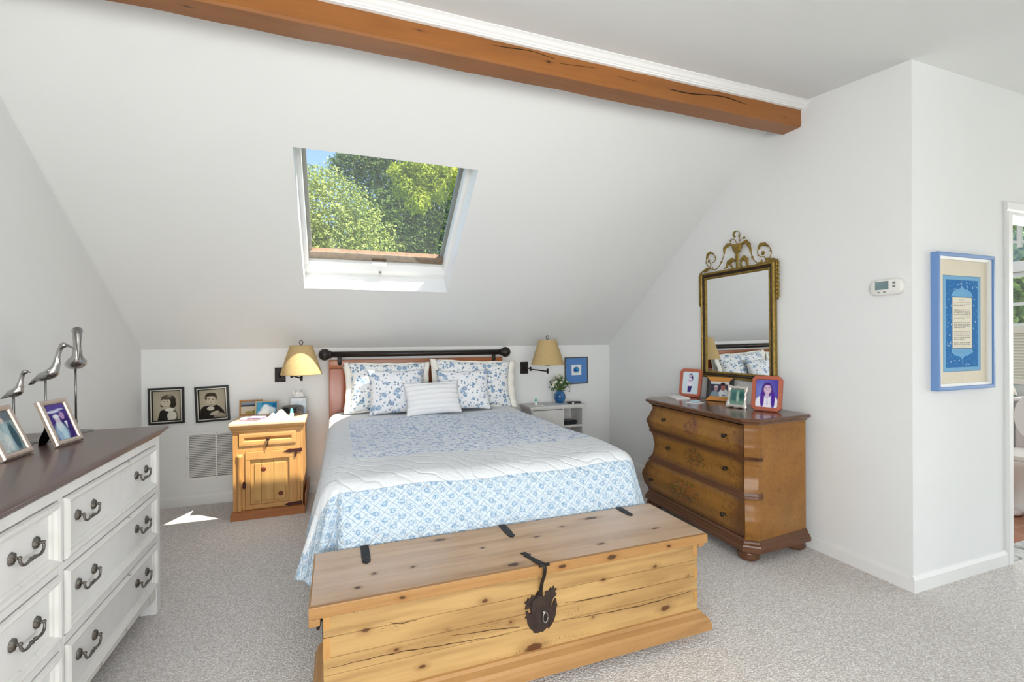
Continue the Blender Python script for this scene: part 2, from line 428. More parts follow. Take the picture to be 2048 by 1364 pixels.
bm = BM(); prism(bm, [(YF, ceil_z(YF)), (YK, ceil_z(YK)), (RY, RZ), (RY, RZ+.1), (YK, ceil_z(YK)+.1), (YF, ceil_z(YF)+.1)], lambda a, b, t: V((t, a, b)), XL-.12, XE+.12); struct('ceiling', bm, W['ceil'])
# sloped ceiling with the roof-window opening
CA, SA = .8056, .5925
def SP(x, t, d=0.): return V((x, D-t*CA+d*SA, KH+t*SA+d*CA))
SX0, SX1, ST0, ST1 = -.226, .84, .758, 1.909
tr = (D-RY)/CA
bm = BM()
def slab(x0, x1, t0, t1, d0=0., d1=.15):
    prism(bm, [(x0, t0), (x1, t0), (x1, t1), (x0, t1)], lambda a, b, t: SP(a, b, t), d0, d1)
for a in ((XL-.12, SX0, -.2, tr), (SX1, XR+.12, -.2, tr), (SX0, SX1, -.2, ST0), (SX0, SX1, ST1, tr)): slab(*a)
o = struct('ceiling', bm, W['ceil'])
# front partition with the bathroom door, walls behind the camera
DX0, DX1, DZ = 3.625, 4.43, 2.013
bm = BM(); holed(bm, XR, XE, 0, ceil_z(YW)+.03, [(DX0, DX1, 0, DZ)], lambda a, b, c, d: bx(bm, (a, YC, c), (b, YC+.12, d)))
struct('wall_front', bm, W['wall'])
WINS = [(-1.1, 1.5, .6, 2.1), (2.1, 4.5, .6, 2.1)]
bm = BM(); holed(bm, XL-.12, XE+.12, 0, ceil_z(YF)+.05, WINS, lambda a, b, c, d: bx(bm, (a, YF-.12, c), (b, YF, d))); struct('wall_south', bm, W['wall'])
bm = BM(); holed(bm, YF, YC, 0, 2.75, [(-3.4, .6, .7, 2.05)], lambda a, b, c, d: bx(bm, (XE, a, c), (XE+.12, b, d))); struct('wall_east', bm, W['wall'])
bm = BM(); bx(bm, (1.6, YF, 0), (1.72, YK, ceil_z(YF)+.02)); prism(bm, [(YK, 0), (.15, 0), (.15, ceil_z(.15)+.02), (YK, ceil_z(YK)+.02)], lambda a, b, t: V((t, a, b)), 1.6, 1.72); struct('wall_light_block', bm, W['wall'])  # added unseen wall, keeps window light off the front wall
GL = mat_glass('window_glass', .0, (1, 1, 1), .04)
for i, (a, b, c, d) in enumerate(WINS):
    bm = BM()
    for x0, x1, z0, z1 in ((a, b, c, c+.05), (a, b, d-.05, d), (a, a+.05, c+.05, d-.05), (b-.05, b, c+.05, d-.05), ((a+b)/2-.03, (a+b)/2+.03, c+.05, d-.05)):
        bx(bm, (x0, YF-.09, z0), (x1, YF-.03, z1), .004)
    w = struct('window_%d' % (i+3), bm, W['trim'])
    bm = BM(); bx(bm, (a+.03, YF-.065, c+.03), (b-.03, YF-.06, d-.03)); obj('pane', bm, GL, w)
# baseboards
BP = [(0, 0), (.014, 0), (.014, .062), (.006, .082), (0, .085)]
def baseboard(name, p0, p1, nrm):
    bm = BM(); p0, p1, nrm = V(p0), V(p1), V(nrm)
    A = [bm.verts.new(p0+nrm*a+V((0, 0, b))) for a, b in BP]; B = [bm.verts.new(p1+nrm*a+V((0, 0, b))) for a, b in BP]
    bm.faces.new(A); bm.faces.new(B[::-1])
    for i in range(len(BP)): bm.faces.new((A[i], B[i], B[(i+1) % len(BP)], A[(i+1) % len(BP)]))
    return struct(name, bm, W['trim'])
baseboard('baseboard_back', (XL, D, 0), (XR, D, 0), (0, -1, 0))
baseboard('baseboard_left', (XL, YF, 0), (XL, D, 0), (1, 0, 0))
baseboard('baseboard_right', (XR, YC, 0), (XR, D, 0), (-1, 0, 0))
baseboard('baseboard_front', (XR-.014, YC, 0), (3.565, YC, 0), (0, -1, 0))
# door casing
bm = BM()
CP = [(0, 0), (0, .012), (.012, .018), (.05, .018), (.06, .010), (.06, 0)]
def casing(p, ax, out, ln):
    A = [bm.verts.new(V(p)+V(out)*a+V((0, -b, 0))) for a, b in CP]; B = [bm.verts.new(V(p)+V(out)*a+V((0, -b, 0))+V(ax)*ln) for a, b in CP]
    bm.faces.new(A); bm.faces.new(B[::-1])
    for i in range(len(CP)): bm.faces.new((A[i], B[i], B[(i+1) % 6], A[(i+1) % 6]))
casing((DX0, YC, 0), (0, 0, 1), (-1, 0, 0), DZ); casing((DX1, YC, 0), (0, 0, 1), (1, 0, 0), DZ)
casing((DX0-.06, YC, DZ), (1, 0, 0), (0, 0, 1), DX1-DX0+.12)
bx(bm, (DX0-.002, YC-.004, 0), (DX0+.015, YC+.125, DZ)); bx(bm, (DX1-.015, YC-.004, 0), (DX1+.002, YC+.125, DZ)); bx(bm, (DX0, YC-.004, DZ-.015), (DX1, YC+.125, DZ+.002))
struct('trim_2', bm, W['trim'])

# exposed beam and the crown moulding on it
BEAM = wood('beam_stained_wood', '9a6028', '6e4018', 0, .8, .42, .75, [((1.0, 2.14, 2.69), .02, .008), ((.36, 2.14, 2.705), .03, .006), ((-.55, 2.2, 2.63), .02, .006)], '45240c', .2, 0, .1)
bm = BM()
n = 60; x0, x1 = XL, XR
P = []
prof = [(2.268, 2.632), (2.268, 2.79), (2.145, 2.79), (2.142, 2.72), (2.141, 2.64), (2.149, 2.630)]
for i in range(n+1):
    x = x0+(x1-x0)*i/n; w = .0022*math.sin(x*7.1)+.0015*math.sin(x*17.3+1)
    P.append([V((x, y+(w if y < 2.2 else 0), z+(w*.8 if z < 2.7 else 0))) for y, z in prof+[prof[0]]])
grid_surf(bm, P)
bm.faces.new([bm.verts.new(p) for p in P[0][:-1]]); bm.faces.new([bm.verts.new(p) for p in P[-1][:-1]])
beam = obj('ceiling_beam', bm, BEAM, None, 30)
tag(beam, 'long exposed brown timber beam running under the ridge of the ceiling', 'beam')
# drying checks: thin dark splits sunk in the beam face
bm = BM(); CR = M('check_split_dark', '1e0f05', .9)
for pts in ([(1120, 127), (1200, 138), (1228, 150), (1256, 159), (1310, 172), (1380, 187), (1445, 193), (1500, 212), (1530, 224), (1570, 234), (1601, 243)], [(905, 76), (1000, 93), (1060, 102), (1110, 118)]):
    q = [atY(u, v, 2.1425) for u, v in pts]
    sweep(bm, smooth_path(q, 4), [.0005+.0022*math.sin(PI*min(1, (i+.5)/(len(q)*4-3))) for i in range(len(smooth_path(q, 4)))], 5)
obj('split', bm, CR, beam)
bm = BM(); cp = [(2.143, 2.735), (2.128, 2.737), (2.128, 2.744), (2.122, 2.746), (2.121, 2.752), (2.112, 2.758), (2.103, 2.768), (2.096, 2.773), (2.092, 2.775), (2.092, 2.783), (2.143, 2.79)]
A = [bm.verts.new((XL, a, b)) for a, b in cp]; B = [bm.verts.new((XR-.0, a, b)) for a, b in cp]
for i in range(len(cp)): bm.faces.new((A[i], B[i], B[(i+1) % len(cp)], A[(i+1) % len(cp)]))
bm.faces.new(A); bm.faces.new(B[::-1]); struct('trim_1', bm, W['trim'])

# ------------------------------------------------------------------ roof window
bm = BM(); wd = .02
def lin_box(x0, x1, t0, t1, d0, d1, b=None, mat=0):
    prism(b or bm, [(x0, t0), (x1, t0), (x1, t1), (x0, t1)], lambda a, c, t: SP(a, c, t), d0, d1, mat)
e_ = .002
for a in ((SX0-wd, SX0+e_, ST0-wd, ST1+wd), (SX1-e_, SX1+wd, ST0-wd, ST1+wd), (SX0, SX1, ST0-wd, ST0+e_), (SX0, SX1, ST1-e_, ST1+wd)): lin_box(*a, .001, .24)
win = struct('window_1', bm, W['trim'])
bm = BM(); SW = .03
for a in ((SX0+e_, SX0+SW, ST0+.1, ST1-e_), (SX1-SW, SX1-e_, ST0+.1, ST1-e_), (SX0+SW, SX1-SW, ST1-.06, ST1-e_)):
    lin_box(*a, .151, .226)
prism(bm, [(ST0+e_, .151), (ST0+.05, .151), (ST0+.06, .157), (ST0+.1, .185), (ST0+.105, .22), (ST0+e_, .225)], lambda a, b, t: SP(t, a, b), SX0+e_, SX1-e_)
obj('sash', bm, W['trim'], win, 20)
bm = BM(); GK = M('grey_cladding', '8f8a82', .5, .3); OW = .054
for a in ((SX0+e_, SX0+OW, ST0+.02, ST1-e_), (SX1-OW, SX1-e_, ST0+.02, ST1-e_)): lin_box(*a, .228, .262)
obj('outer_frame', bm, GK, win)
bm = BM(); lin_box(SX0+SW-.004, SX1-SW+.004, ST0+.09, ST1-.05, .2, .204); obj('pane', bm, mat_glass('roof_glass', .022, (.98, 1, .99), .03), win)
bm = BM()
for k in range(4): lin_box(SX0+.01, SX1-.01, ST0-.12+k*.075, ST0-.12+k*.075+.07, .21, .235+.006*k)
obj('roof_flashing', bm, M('brown_flashing', '7d6047', .7, 0, .3, (30, .2), .25), win)
bm = BM(); lin_box(.31-.055, .31+.055, ST0+.1, ST0+.122, .16, .185); obj('blind_handle', bm, W['trim'], win)
bm = BM(); c = SP(.318, ST0+.05, .15); nrm = V((0, -SA, -CA)); q = V((0, 0, 1)).rotation_difference(nrm).to_matrix().to_4x4(); q.translation = c
lathe(bm, [(.012, 0), (.012, .004), (.006, .006), (.006, .016), (.011, .02), (.012, .027), (.008, .031)], (0, 0, 0), 16, 0, q); obj('knob', bm, W['chrome'], win)

# ------------------------------------------------------------------ outdoors
bm = BM(); bx(bm, (-60, D+.3, -3.3), (90, 90, -3.2)); bx(bm, (5.6, -40, -3.3), (90, D+.3, -3.2)); struct('lawn', bm, M('mown_grass', '5f7d35', .9, 0, .2, (3, .2), .3))
BARK = M('tree_bark', '6a5742', .9, 0, .1, (14, .5), .3)
def tree(name, label, y, blobs, n, size, mat, base, axis='y', tdy=.5, group='trees outside the windows'):
    """blobs = [(u, v, radius m, depth offset)] read off the photograph at the tree's own distance"""
    ctr = [(atY(u, v, y+dz) if axis == 'y' else atX(u, v, y+dz), r) for u, v, r, dz in blobs]
    t = thing(name, label, 'tree', base, 0, group); base = V(base)
    wts = np.array([r*r for _, r in ctr]); idx = RNG.choice(len(ctr), n, p=wts/wts.sum())
    C = np.array([list(c-base) for c, _ in ctr])[idx]; RR = np.array([r for _, r in ctr])[idx]
    dirs = RNG.normal(size=(n, 3)); dirs /= np.linalg.norm(dirs, axis=1)[:, None]
    lump = 1+.22*np.sin(dirs[:, 0]*7+idx)*np.sin(dirs[:, 2]*6+idx*2)
    pos = C+dirs*(RR*lump*(RNG.random(n)**.35))[:, None]
    nr = dirs*.6+RNG.normal(size=(n, 3))*.7+np.array([0, -.25, .45]); nr /= np.linalg.norm(nr, axis=1)[:, None]
    a = np.cross(nr, RNG.normal(size=(n, 3))); a /= np.linalg.norm(a, axis=1)[:, None]; b = np.cross(nr, a)
    s = size*(.6+.8*RNG.random(n))[:, None]
    co = np.stack([pos-a*s, pos-b*s*.45+nr*s*.1, pos+a*s, pos+b*s*.45+nr*s*.1], 1).reshape(-1, 3)
    fc = np.arange(n*4).reshape(n, 4)
    me = bpy.data.meshes.new('foliage'); me.from_pydata(co.tolist(), [], fc.tolist())
    at = me.attributes.new('Col', 'FLOAT_COLOR', 'POINT'); cv = np.clip(RNG.random(n)*.6+.4*((idx*37 % 11)/11), 0, 1)
    cv4 = np.repeat(np.stack([cv, cv, cv, np.ones(n)], 1), 4, 0); at.data.foreach_set('color', cv4.astype(np.float32).ravel())
    me.materials.append(mat); f = bpy.data.objects.new('foliage', me); COL.objects.link(f); f.parent = t
    bm = BM(); top = V((C[:, 0].mean(), C[:, 1].mean()+tdy, C[:, 2].min()+.3)); sweep(bm, smooth_path([V((0, 0, 0)), V((.1, .1, top.z*.4)), V((top.x*.6, top.y*.6, top.z*.8)), top], 4), [.22-.16*i/12 for i in range(13)], 8)
    for c, r in ctr[::2]: sweep(bm, smooth_path([top*.95, (c-base)*.5+top*.5+V((0, .3, 0)), c-base+V((0, r*.4, 0))], 4), [.05-.04*i/8 for i in range(9)], 6)
    obj('trunk', bm, BARK, t); return t
LA = mat_leaf('leaf_pale_green', '6f8238', 'bcc468', .2); LB = mat_leaf('leaf_deep_green', '3a5524', '7b9440'); LC = mat_leaf('leaf_yellow_green', '8fa62c', 'cdd048'); LD = mat_leaf('leaf_shade_green', '3c5730', '5f7f3c')
tree('garden_tree', 'pale olive tree at the left in the roof window, below the blue sky', 10.5, [(615, 370, .5, 0), (655, 365, .42, .3), (640, 420, .6, -.2), (690, 400, .5, 0), (720, 440, .55, .2), (660, 480, .7, 0), (610, 470, .6, .2), (745, 490, .6, 0), (600, 540, .8, 0), (690, 560, .9, .2), (560, 420, .8, 0), (560, 520, .9, 0), (540, 610, 1.1, 0), (650, 640, 1.1, 0)], 40000, .032, LA, (-.9, 10.6, -3.2))
tree('garden_tree', 'dark green tree filling the centre of the roof window behind the pale one', 13.5, [(705, 345, .65, 0), (690, 330, .4, 0), (745, 330, .7, 0), (720, 310, .55, 0), (790, 360, .8, .3), (760, 420, .85, 0), (830, 420, .9, .3), (800, 480, .9, 0), (740, 300, .7, .4), (880, 430, .9, 0), (860, 490, 1., .2), (930, 400, .9, .2), (940, 480, 1., 0), (790, 290, .8, .3), (860, 310, .9, 0), (930, 330, .9, 0), (780, 560, 1.2, 0), (900, 560, 1.2, 0), (690, 540, 1., .5), (820, 240, 1., 0), (1010, 400, 1.2, 0)], 60000, .045, LB, (1.6, 13.6, -3.2))
tree('garden_tree', 'bright yellow green tree at the upper right of the roof window', 11.6, [(810, 375, .32, 0), (845, 345, .42, 0), (870, 375, .40, .2), (825, 330, .35, 0), (835, 400, .35, 0), (905, 352, .32, .1), (880, 330, .3, 0), (795, 345, .25, 0), (930, 370, .28, 0)], 13000, .036, LC, (2.9, 14.9, -3.2), 'y', 3.2)
tree('garden_tree', 'shaded green tree low at the back behind the others in the roof window', 21., [(620, 480, 1.3, 0), (720, 480, 1.5, 0), (830, 500, 1.6, 0), (930, 470, 1.6, 0), (880, 380, 1.5, 0), (790, 400, 1.4, 0), (980, 380, 1.6, 0), (640, 580, 1.8, 0), (800, 600, 2., 0), (950, 600, 2., 0)], 26000, .1, LD, (1.5, 21.2, -3.2))

# ------------------------------------------------------------------ bathroom seen through the door
XB = 5.35
def mat_tile():
    t = NT('terracotta_tile', .35); v = t.coord()
    br = t.n('TexBrick', {'Vector': v, 'Scale': 1., 'Mortar Size': .004, 'Brick Width': .3, 'Row Height': .3, 'Color1': lin('a9694a'), 'Color2': lin('8f5338'), 'Mortar': lin('b98f78')}, offset=0.)
    t.base(t.mix(t.ramp(t.noise(v, 9, 4), .35, .7, 0, .45), br.outputs[0], lin('c08a6c'))); return t.m
def mat_marble():
    t = NT('grey_marble', .25); v = t.coord(); n = t.noise(v, 9, 6, .6, 1.2)
    t.base(t.mix(t.ramp(n, .42, .56), lin('8e928f'), lin('d6d8d4'))); return t.m
bm = BM(); bx(bm, (XR+.12, YC+.12, -.06), (XB, 4.5, 0)); struct('floor_bathroom', bm, mat_tile())
bm = BM(); bx(bm, (DX0+.015, YC-.002, -.05), (DX1-.015, YC+.13, .006), .003); struct('trim_3', bm, mat_marble())
wb = W['wall']
BW = [(2.005, 2.75, .895, 1.84), (2.005, 2.75, 1.93, 2.4)]
bm = BM(); holed(bm, YC, 4.6, 0, 2.7, BW, lambda a, b, c, d: bx(bm, (XB, a, c), (XB+.12, b, d))); struct('wall_bathroom', bm, wb)
bm = BM(); bx(bm, (XR+.12, 4.5, 0), (XB, 4.6, 2.7)); struct('wall_bathroom', bm, wb)
bm = BM(); bx(bm, (XR+.12, YC+.12, 2.62), (XB+.12, 4.6, 2.7)); struct('ceiling_bathroom', bm, wb)
bm = BM(); bx(bm, (XB-.014, YC+.12, 0), (XB, 4.5, .11), .004); struct('baseboard_bathroom', bm, W['trim'])
# lower double hung window with a shutter, fan light over it
bm = BM()
y0, y1 = 2.005, 2.75
for a, b, c, d in ((y0, y1, 1.385, 1.41), (y0, y1, 1.80, 1.84), (y0, y1, 1.56, 1.585), (y0, y0+.03, .895, 1.84), (y1-.03, y1, .895, 1.84), (y0, y1, .895, .92)): bx(bm, (XB+.02, a, c), (XB+.07, b, d), .003)
bx(bm, (XB-.03, y0-.06, 1.84), (XB+.03, y1+.06, 1.93), .012)
bx(bm, (XB-.015, y0-.08, .82), (XB+.02, y0-.0, 2.5), .004); bx(bm, (XB-.015, y1, .82), (XB+.02, y1+.08, 2.5), .004)
w2 = struct('window_2', bm, W['trim'])
bm = BM(); arc = [(2.378+.372*math.cos(a), 1.95+.44*max(0, math.sin(a))) for a in np.linspace(PI, 0, 25)]
sweep(bm, [(XB+.04, a, b) for a, b in arc], .022, 6); arc2 = [(2.378+.30*math.cos(a), 1.95+.10+.0*a-.03+.09*max(0, math.sin(a))) for a in np.linspace(PI, 0, 15)]
sweep(bm, [(XB+.04, a, b) for a, b in arc2], .014, 6)
bx(bm, (XB+.025, 2.205, 2.05), (XB+.055, 2.232, 2.4), .003); bx(bm, (XB+.025, 2.36, 2.05), (XB+.055, 2.39, 2.4), .003)
poly = [(2.005, 1.93), (2.005, 2.4)]
obj('fan_light_bars', bm, W['trim'], w2)
bm = BM(); bx(bm, (XB+.04, y0, .9), (XB+.045, y1, 2.4)); obj('pane', bm, mat_glass('bathroom_glass', .02), w2)
bm = BM()
for yy in (2.02, 2.39):
    for a, b, c, d in ((yy, yy+.055, .9, 1.385), (yy+.295, yy+.35, .9, 1.385), (yy+.055, yy+.295, 1.33, 1.385), (yy+.055, yy+.295, .9, .95)): bx(bm, (XB-.025, a, c), (XB+.0, b, d), .003)
    for k in range(15):
        z = .96+k*.0252; prism(bm, [(-.02, z), (-.017, z-.001), (.0, z+.022), (-.003, z+.024)], lambda a, b, t: V((XB+a, t, b)), yy+.055, yy+.295)
obj('shutter', bm, M('shutter_cream', 'e4dccf', .5), w2)
tree('garden_tree', 'leafy green tree filling the bathroom window beyond the door', 11., [(2005, 470, .9, 0), (2060, 480, .9, 0), (2035, 560, 1., .2), (2000, 620, 1., 0), (2075, 620, 1., 0), (2040, 690, 1.2, 0), (1960, 520, 1., .3), (2110, 520, 1., .2), (2035, 400, .8, .3), (2100, 420, 1., 0)], 16000, .07, mat_leaf('leaf_hedge_green', '7f9a4a', 'bcc97c', .4), (11.5, 5., -3.2), 'x')
# toilet
CER = M('glazed_china', 'eeeae2', .15, 0, .5)
t = thing('toilet', 'white toilet with raised lid beyond the bathroom doorway', 'toilet', (4.86, 1.93, 0), R(0))
bm = BM(); lathe(bm, [(.13, 0), (.135, .02), (.11, .06), (.10, .16), (.12, .26), (.17, .35), (.185, .385), (.18, .4), (.15, .4), (.13, .36), (.05, .28)], (0, 0, 0), 28)
for v in bm.verts: v.co.x *= 1.25
obj('bowl', bm, CER, t)
bm = BM(); bx(bm, (.25, -.21, .36), (.44, .21, .78), .03, 3); bx(bm, (.24, -.22, .78), (.45, .22, .815), .012); obj('tank', bm, CER, t)
bm = BM(); rr = [(.2*math.cos(a)*(1.2 if math.cos(a) < 0 else 1.), .19*math.sin(a)) for a in np.linspace(0, 2*PI, 28, False)]
prism(bm, rr, lambda a, b, t_: V((a, b, t_)), .402, .43); obj('seat', bm, CER, t, 30)
bm = BM(); prism(bm, [(.22*math.cos(a), .19*math.sin(a)) for a in np.linspace(0, 2*PI, 28, False)], lambda a, b, t_: V((.19+.03*(a+.2)+t_, b, .45+(a+.22)*1.02)), 0, .022); obj('lid', bm, CER, t, 30)
t = thing('side_table', 'small green glass topped table under the bathroom shutters', 'table', (5.235, 2.42, 0))
bm = BM(); bx(bm, (-.12, -.2, .80), (.12, .2, .815), .004); obj('table_top', bm, M('green_glass_top', '6fae95', .1, 0, .6), t)
for sx in (-1, 1):
    for sy in (-1, 1): bm = BM(); sweep(bm, [(.1*sx, .17*sy, 0), (.1*sx, .17*sy, .8)], .008, 8); obj('leg', bm, W['metal_dark'], t)
bm = BM(); P = []
for i in range(15):
    a = PI*i/14; P.append([V((.05*math.sin(a)*(.3+.7*math.sin(PI*j/12))*(1+.06*math.cos(j*6)), -.1*math.cos(a)*(1-.25*j/12), .11*math.sin(PI*j/24)*math.sin(a)**.6)) for j in range(13)])
grid_surf(bm, P); P2 = [[V((-p.x, p.y, p.z)) for p in row] for row in P]; grid_surf(bm, P2)
s = obj('clam_shell', bm, M('shell_white', 'eee6d8', .5), None, None, (5.235, 2.27, .815)); tag(s, 'large white clam shell on the green glass table in the bathroom', 'shell')
bm = BM(); ball(bm, (0, 0, .02), .05, (1.2, .8, .45)); s = obj('soap_dish', bm, M('pale_pink_china', 'e9d9d3', .4), None, None, (4.62, 1.93, -.001)); tag(s, 'small pale rounded dish on the terracotta floor past the doorway', 'dish')

# ------------------------------------------------------------------ light
SUN = V((-.76, .654, -1.722)).normalized()
l = bpy.data.lights.new('sun', 'SUN'); l.energy = 12.; l.angle = R(.55); l.color = (1, .93, .82); o = bpy.data.objects.new('sun', l); COL.objects.link(o)
o.rotation_euler = (-SUN).to_track_quat('Z', 'Y').to_euler()
def area(name, loc, d, sx, sy, e, col=(1, 1, 1)):
    l = bpy.data.lights.new(name, 'AREA'); l.shape = 'RECTANGLE'; l.size = sx; l.size_y = sy; l.energy = e; l.color = col
    o = bpy.data.objects.new(name, l); COL.objects.link(o); o.location = loc; o.rotation_euler = (-V(d)).to_track_quat('Z', 'Y').to_euler(); return o
for i, (a, b, c, d) in enumerate(WINS): area('window_daylight_fill', ((a+b)/2, YF+.02, (c+d)/2), (0, 1, -.05), b-a, d-c, 105 if i == 0 else 3, (.97, .98, .985))
area('window_daylight_fill', (XL+.02, -1.8, 1.35), (1, .35, .12), 1.9, 1.2, 100, (.97, .98, .985))  # added fill lamp at the unseen left window, brightens the right wall
area('window_daylight_fill', (XE-.02, -1.4, 1.38), (-1, .0, -.02), 4., 1.3, 92, (.97, .98, .985))
area('window_daylight_fill', (XB-.06, 2.38, 1.6), (-1, 0, -.1), .7, .8, 22, (.95, .98, 1))
w = bpy.data.worlds.new('sky'); SC.world = w; w.use_nodes = True; nt = w.node_tree
sky = nt.nodes.new('ShaderNodeTexSky'); sky.sky_type = 'NISHITA'; sky.sun_disc = False; sky.sun_elevation = R(60); sky.sun_rotation = R(130); sky.air_density = 1.; sky.ozone_density = 2.
nt.links.new(sky.outputs[0], nt.nodes['Background'].inputs[0]); nt.nodes['Background'].inputs[1].default_value = .29
vs = SC.view_settings; vs.view_transform = 'Standard'; vs.look = 'None'; vs.gamma = 1; vs.use_curve_mapping = False; vs.exposure = .09
bm = BM()
for a, b, c, d in ((-3.4, .6, .7, .75), (-3.4, .6, 2.0, 2.05), (-3.4, -3.35, .75, 2.0), (.55, .6, .75, 2.0), (-1.43, -1.37, .75, 2.0)): bx(bm, (XE+.03, a, c), (XE+.09, b, d), .004)
a_, b_, c_, d_ = LW
for a, b, c, d in ((a_, b_, c_, c_+.05), (a_, b_, d_-.05, d_), (a_, a_+.05, c_+.05, d_-.05), (b_-.05, b_, c_+.05, d_-.05), (-1.83, -1.77, c_+.05, d_-.05)): bx(bm, (XL-.09, a, c), (XL-.03, b, d), .004)  # frame of the added left window
w = struct('window_5', bm, W['trim']); bm = BM(); bx(bm, (XE+.06, -3.37, .73), (XE+.065, .57, 2.02)); obj('pane', bm, GL, w)

# ================================================================== BED
bed = thing('bed', 'double bed with cherry headboard, black top rail and blue and white quilt', 'bed', (.71, 4.3, 0))
def L(x, y, z=0): return V((x-.71, y-4.3, z))
CHERRY = wood('cherry_wood', 'a85f2e', '7c3a1a', 0, .8, .35, .6, coat=.2); CHERRYV = wood('cherry_wood_upright', 'a4552e', '74331a', 2, .8, .3, .6, coat=.2)
bm = BM(); bx(bm, L(-.07, 4.285, .30), L(1.488, 4.325, 1.135), .006); obj('headboard', bm, CHERRY, bed, 30)
bm = BM(); bx(bm, L(-.07, 4.268, .0), L(.075, 4.286, 1.06), .006); obj('headboard_stile', bm, CHERRYV, bed, 30)
bm = BM(); bx(bm, L(1.345, 4.268, .0), L(1.488, 4.286, 1.06), .006); obj('headboard_stile', bm, CHERRYV, bed, 30)
bm = BM(); bx(bm, L(-.07, 4.268, 1.062), L(1.488, 4.286, 1.135), .006); obj('headboard_rail', bm, CHERRY, bed, 30)
RAILM = M('black_turned_rail', '2a2422', .42, .2, .5, (40, .15), .15)
yaw = Matrix.Translation(L(.707, 4.262, 1.182)) @ Matrix.Rotation(PI/2, 4, 'Y')
bm = BM(); lathe(bm, [(.024, -.79), (.024, .79)], (0, 0, 0), 24, 0, yaw); obj('rail', bm, RAILM, bed)
for s in (-1, 1):
    bm = BM(); prof = [(.0255, 0), (.031, .002), (.031, .008), (.027, .012), (.036, .02), (.046, .035), (.05, .052), (.047, .07), (.036, .088), (.018, .099), (.001, .102)]
    lathe(bm, [(r, s*(.755+z)) for r, z in prof], (0, 0, 0), 24, 0, yaw); obj('ball_finial', bm, RAILM, bed)
    bm = BM(); x = .707+s*.69; bx(bm, L(x-.018, 4.258, 1.11), L(x+.018, 4.267, 1.17), .004); lathe(bm, [(.014, 0), (.014, .014), (.006, .018), (.001, .018)], (0, 0, 0), 14, 0, Matrix.Translation(L(x, 4.267, 1.102)) @ Matrix.Rotation(PI/2, 4, 'X')); obj('rail_bracket', bm, W['metal_dark'], bed)
bm = BM(); bx(bm, L(-.03, 2.25, .16), L(1.46, 4.26, .42), .03); obj('box_spring', bm, M('ticking_white', 'e4e2dc', .9), bed)
bm = BM(); bx(bm, L(-.03, 2.27, .42), L(1.46, 4.26, .66), .06, 4); obj('mattress', bm, M('mattress_white', 'eceae6', .9), bed)
for x in (.0, 1.43):
    for y in (2.4, 4.1): bm = BM(); bx(bm, L(x-.03, y-.03, 0), L(x+.03, y+.03, .16), .004); obj('leg', bm, W['metal_dark'], bed)
# sheet hanging at the head end
bm = BM(); P = []
for i in range(40):
    y = 4.24-.02*i*1.2; P.append([])
    for j in range(10):
        q = j/9; P[-1].append(L(-.062-.02*math.sin(i*.9)*q-.045*q*q, y, .66-.46*q))
grid_surf(bm, P); obj('hanging_sheet', bm, M('sheet_cream', 'f1eee6', .9), bed)
# quilt
QUILT = mat_quilt()
xi0, xi1, yi0, yhd, z0 = .02, 1.43, 2.227, 4.17, .70
def zq(x, y): return z0+.006*math.sin(x*5+y*3)+.004*math.sin(x*13-y*7)-.012*max(0, (2.7-y)/.5)**2*(1 if y < 2.7 else 0)
nx, ny = 60, 78
xs = [xi0+(xi1-xi0)*i/nx for i in range(nx+1)]; ys = [yi0+(yhd-yi0)*j/ny for j in range(ny+1)]; NF = 22
bm = BM(); P = [[V((x, y, zq(x, y))) for y in ys] for x in xs]; UVS = [[(x, y) for y in ys] for x in xs]
grid_surf(bm, P, 0, UVS)
edge = [((xi0, ys[j]), PI) for j in range(ny, 0, -1)]+[((xi0, yi0), PI+PI/2*k/NF) for k in range(NF+1)]+[((xs[i], yi0), 1.5*PI) for i in range(1, nx)]+[((xi1, yi0), 1.5*PI+PI/2*k/14) for k in range(15)]+[((xi1, ys[j]), 2*PI) for j in range(1, ny+1)]
ND = 46; DROP = .47
def qpath(th, d, s, ycur):
    """horizontal reach and fall of the cloth d metres beyond the bed's top edge"""
    foot = max(0., 1-abs(th-1.5*PI)/(PI/4)) if PI < th < 2*PI else 0.
    left = 1 if th < 1.5*PI else 0
    r = .10+.04*foot
    corner = math.exp(-((ycur-2.25)/.5)**2)
    pm = R(84-9*corner) if left else R(85-8*corner)
    pm = pm*(1-foot)+R(69)*foot
    h = dz = 0.; n = 24; st = d/n
    for k in range(n):
        q = (k+.5)*st; ph = min(q/r, pm)
        if foot > 0 and q > .33: ph = ph+(R(90)-ph)*foot*min(1, (q-.33)/.04)
        h += math.cos(ph)*st; dz += math.sin(ph)*st
    w = (.012*math.sin(s*11)+.007*math.sin(s*23+1))*min(1, max(0, d-.12)/.3)*(1-.6*foot)
    fold = -.07*math.exp(-((th-1.40*PI)/(.045*PI))**2)*min(1, max(0, d-.08)/.25) if PI < th < 1.5*PI else 0
    return h+w+fold, dz
PP = []; UU = []; s = 0; prev = None
for (p, th) in edge:
    if prev: s += math.hypot(p[0]-prev[0], p[1]-prev[1])+.03*(prev == p)
    prev = p; row = []; ur = []
    for k in range(ND+1):
        d = DROP*k/ND; h, dz = qpath(th, d, s+th*.3, p[1]); c, sn = math.cos(th), math.sin(th)
        x, y, z = p[0]+c*h, p[1]+sn*h, zq(*p)-dz
        if z < .50 and x > -.2 and x < 1.6: 
            lim = 2.048
            if y < lim: y = lim+.3*(lim-y)*0
        row.append(V((x, y, z))); ur.append((p[0]+c*d, p[1]+sn*d))
    PP.append(row); UU.append(ur)
grid_surf(bm, PP, 0, UU); bmesh.ops.remove_doubles(bm, verts=bm.verts[:], dist=.0004)
for v in bm.verts: v.co = v.co-V((.71, 4.3, 0))
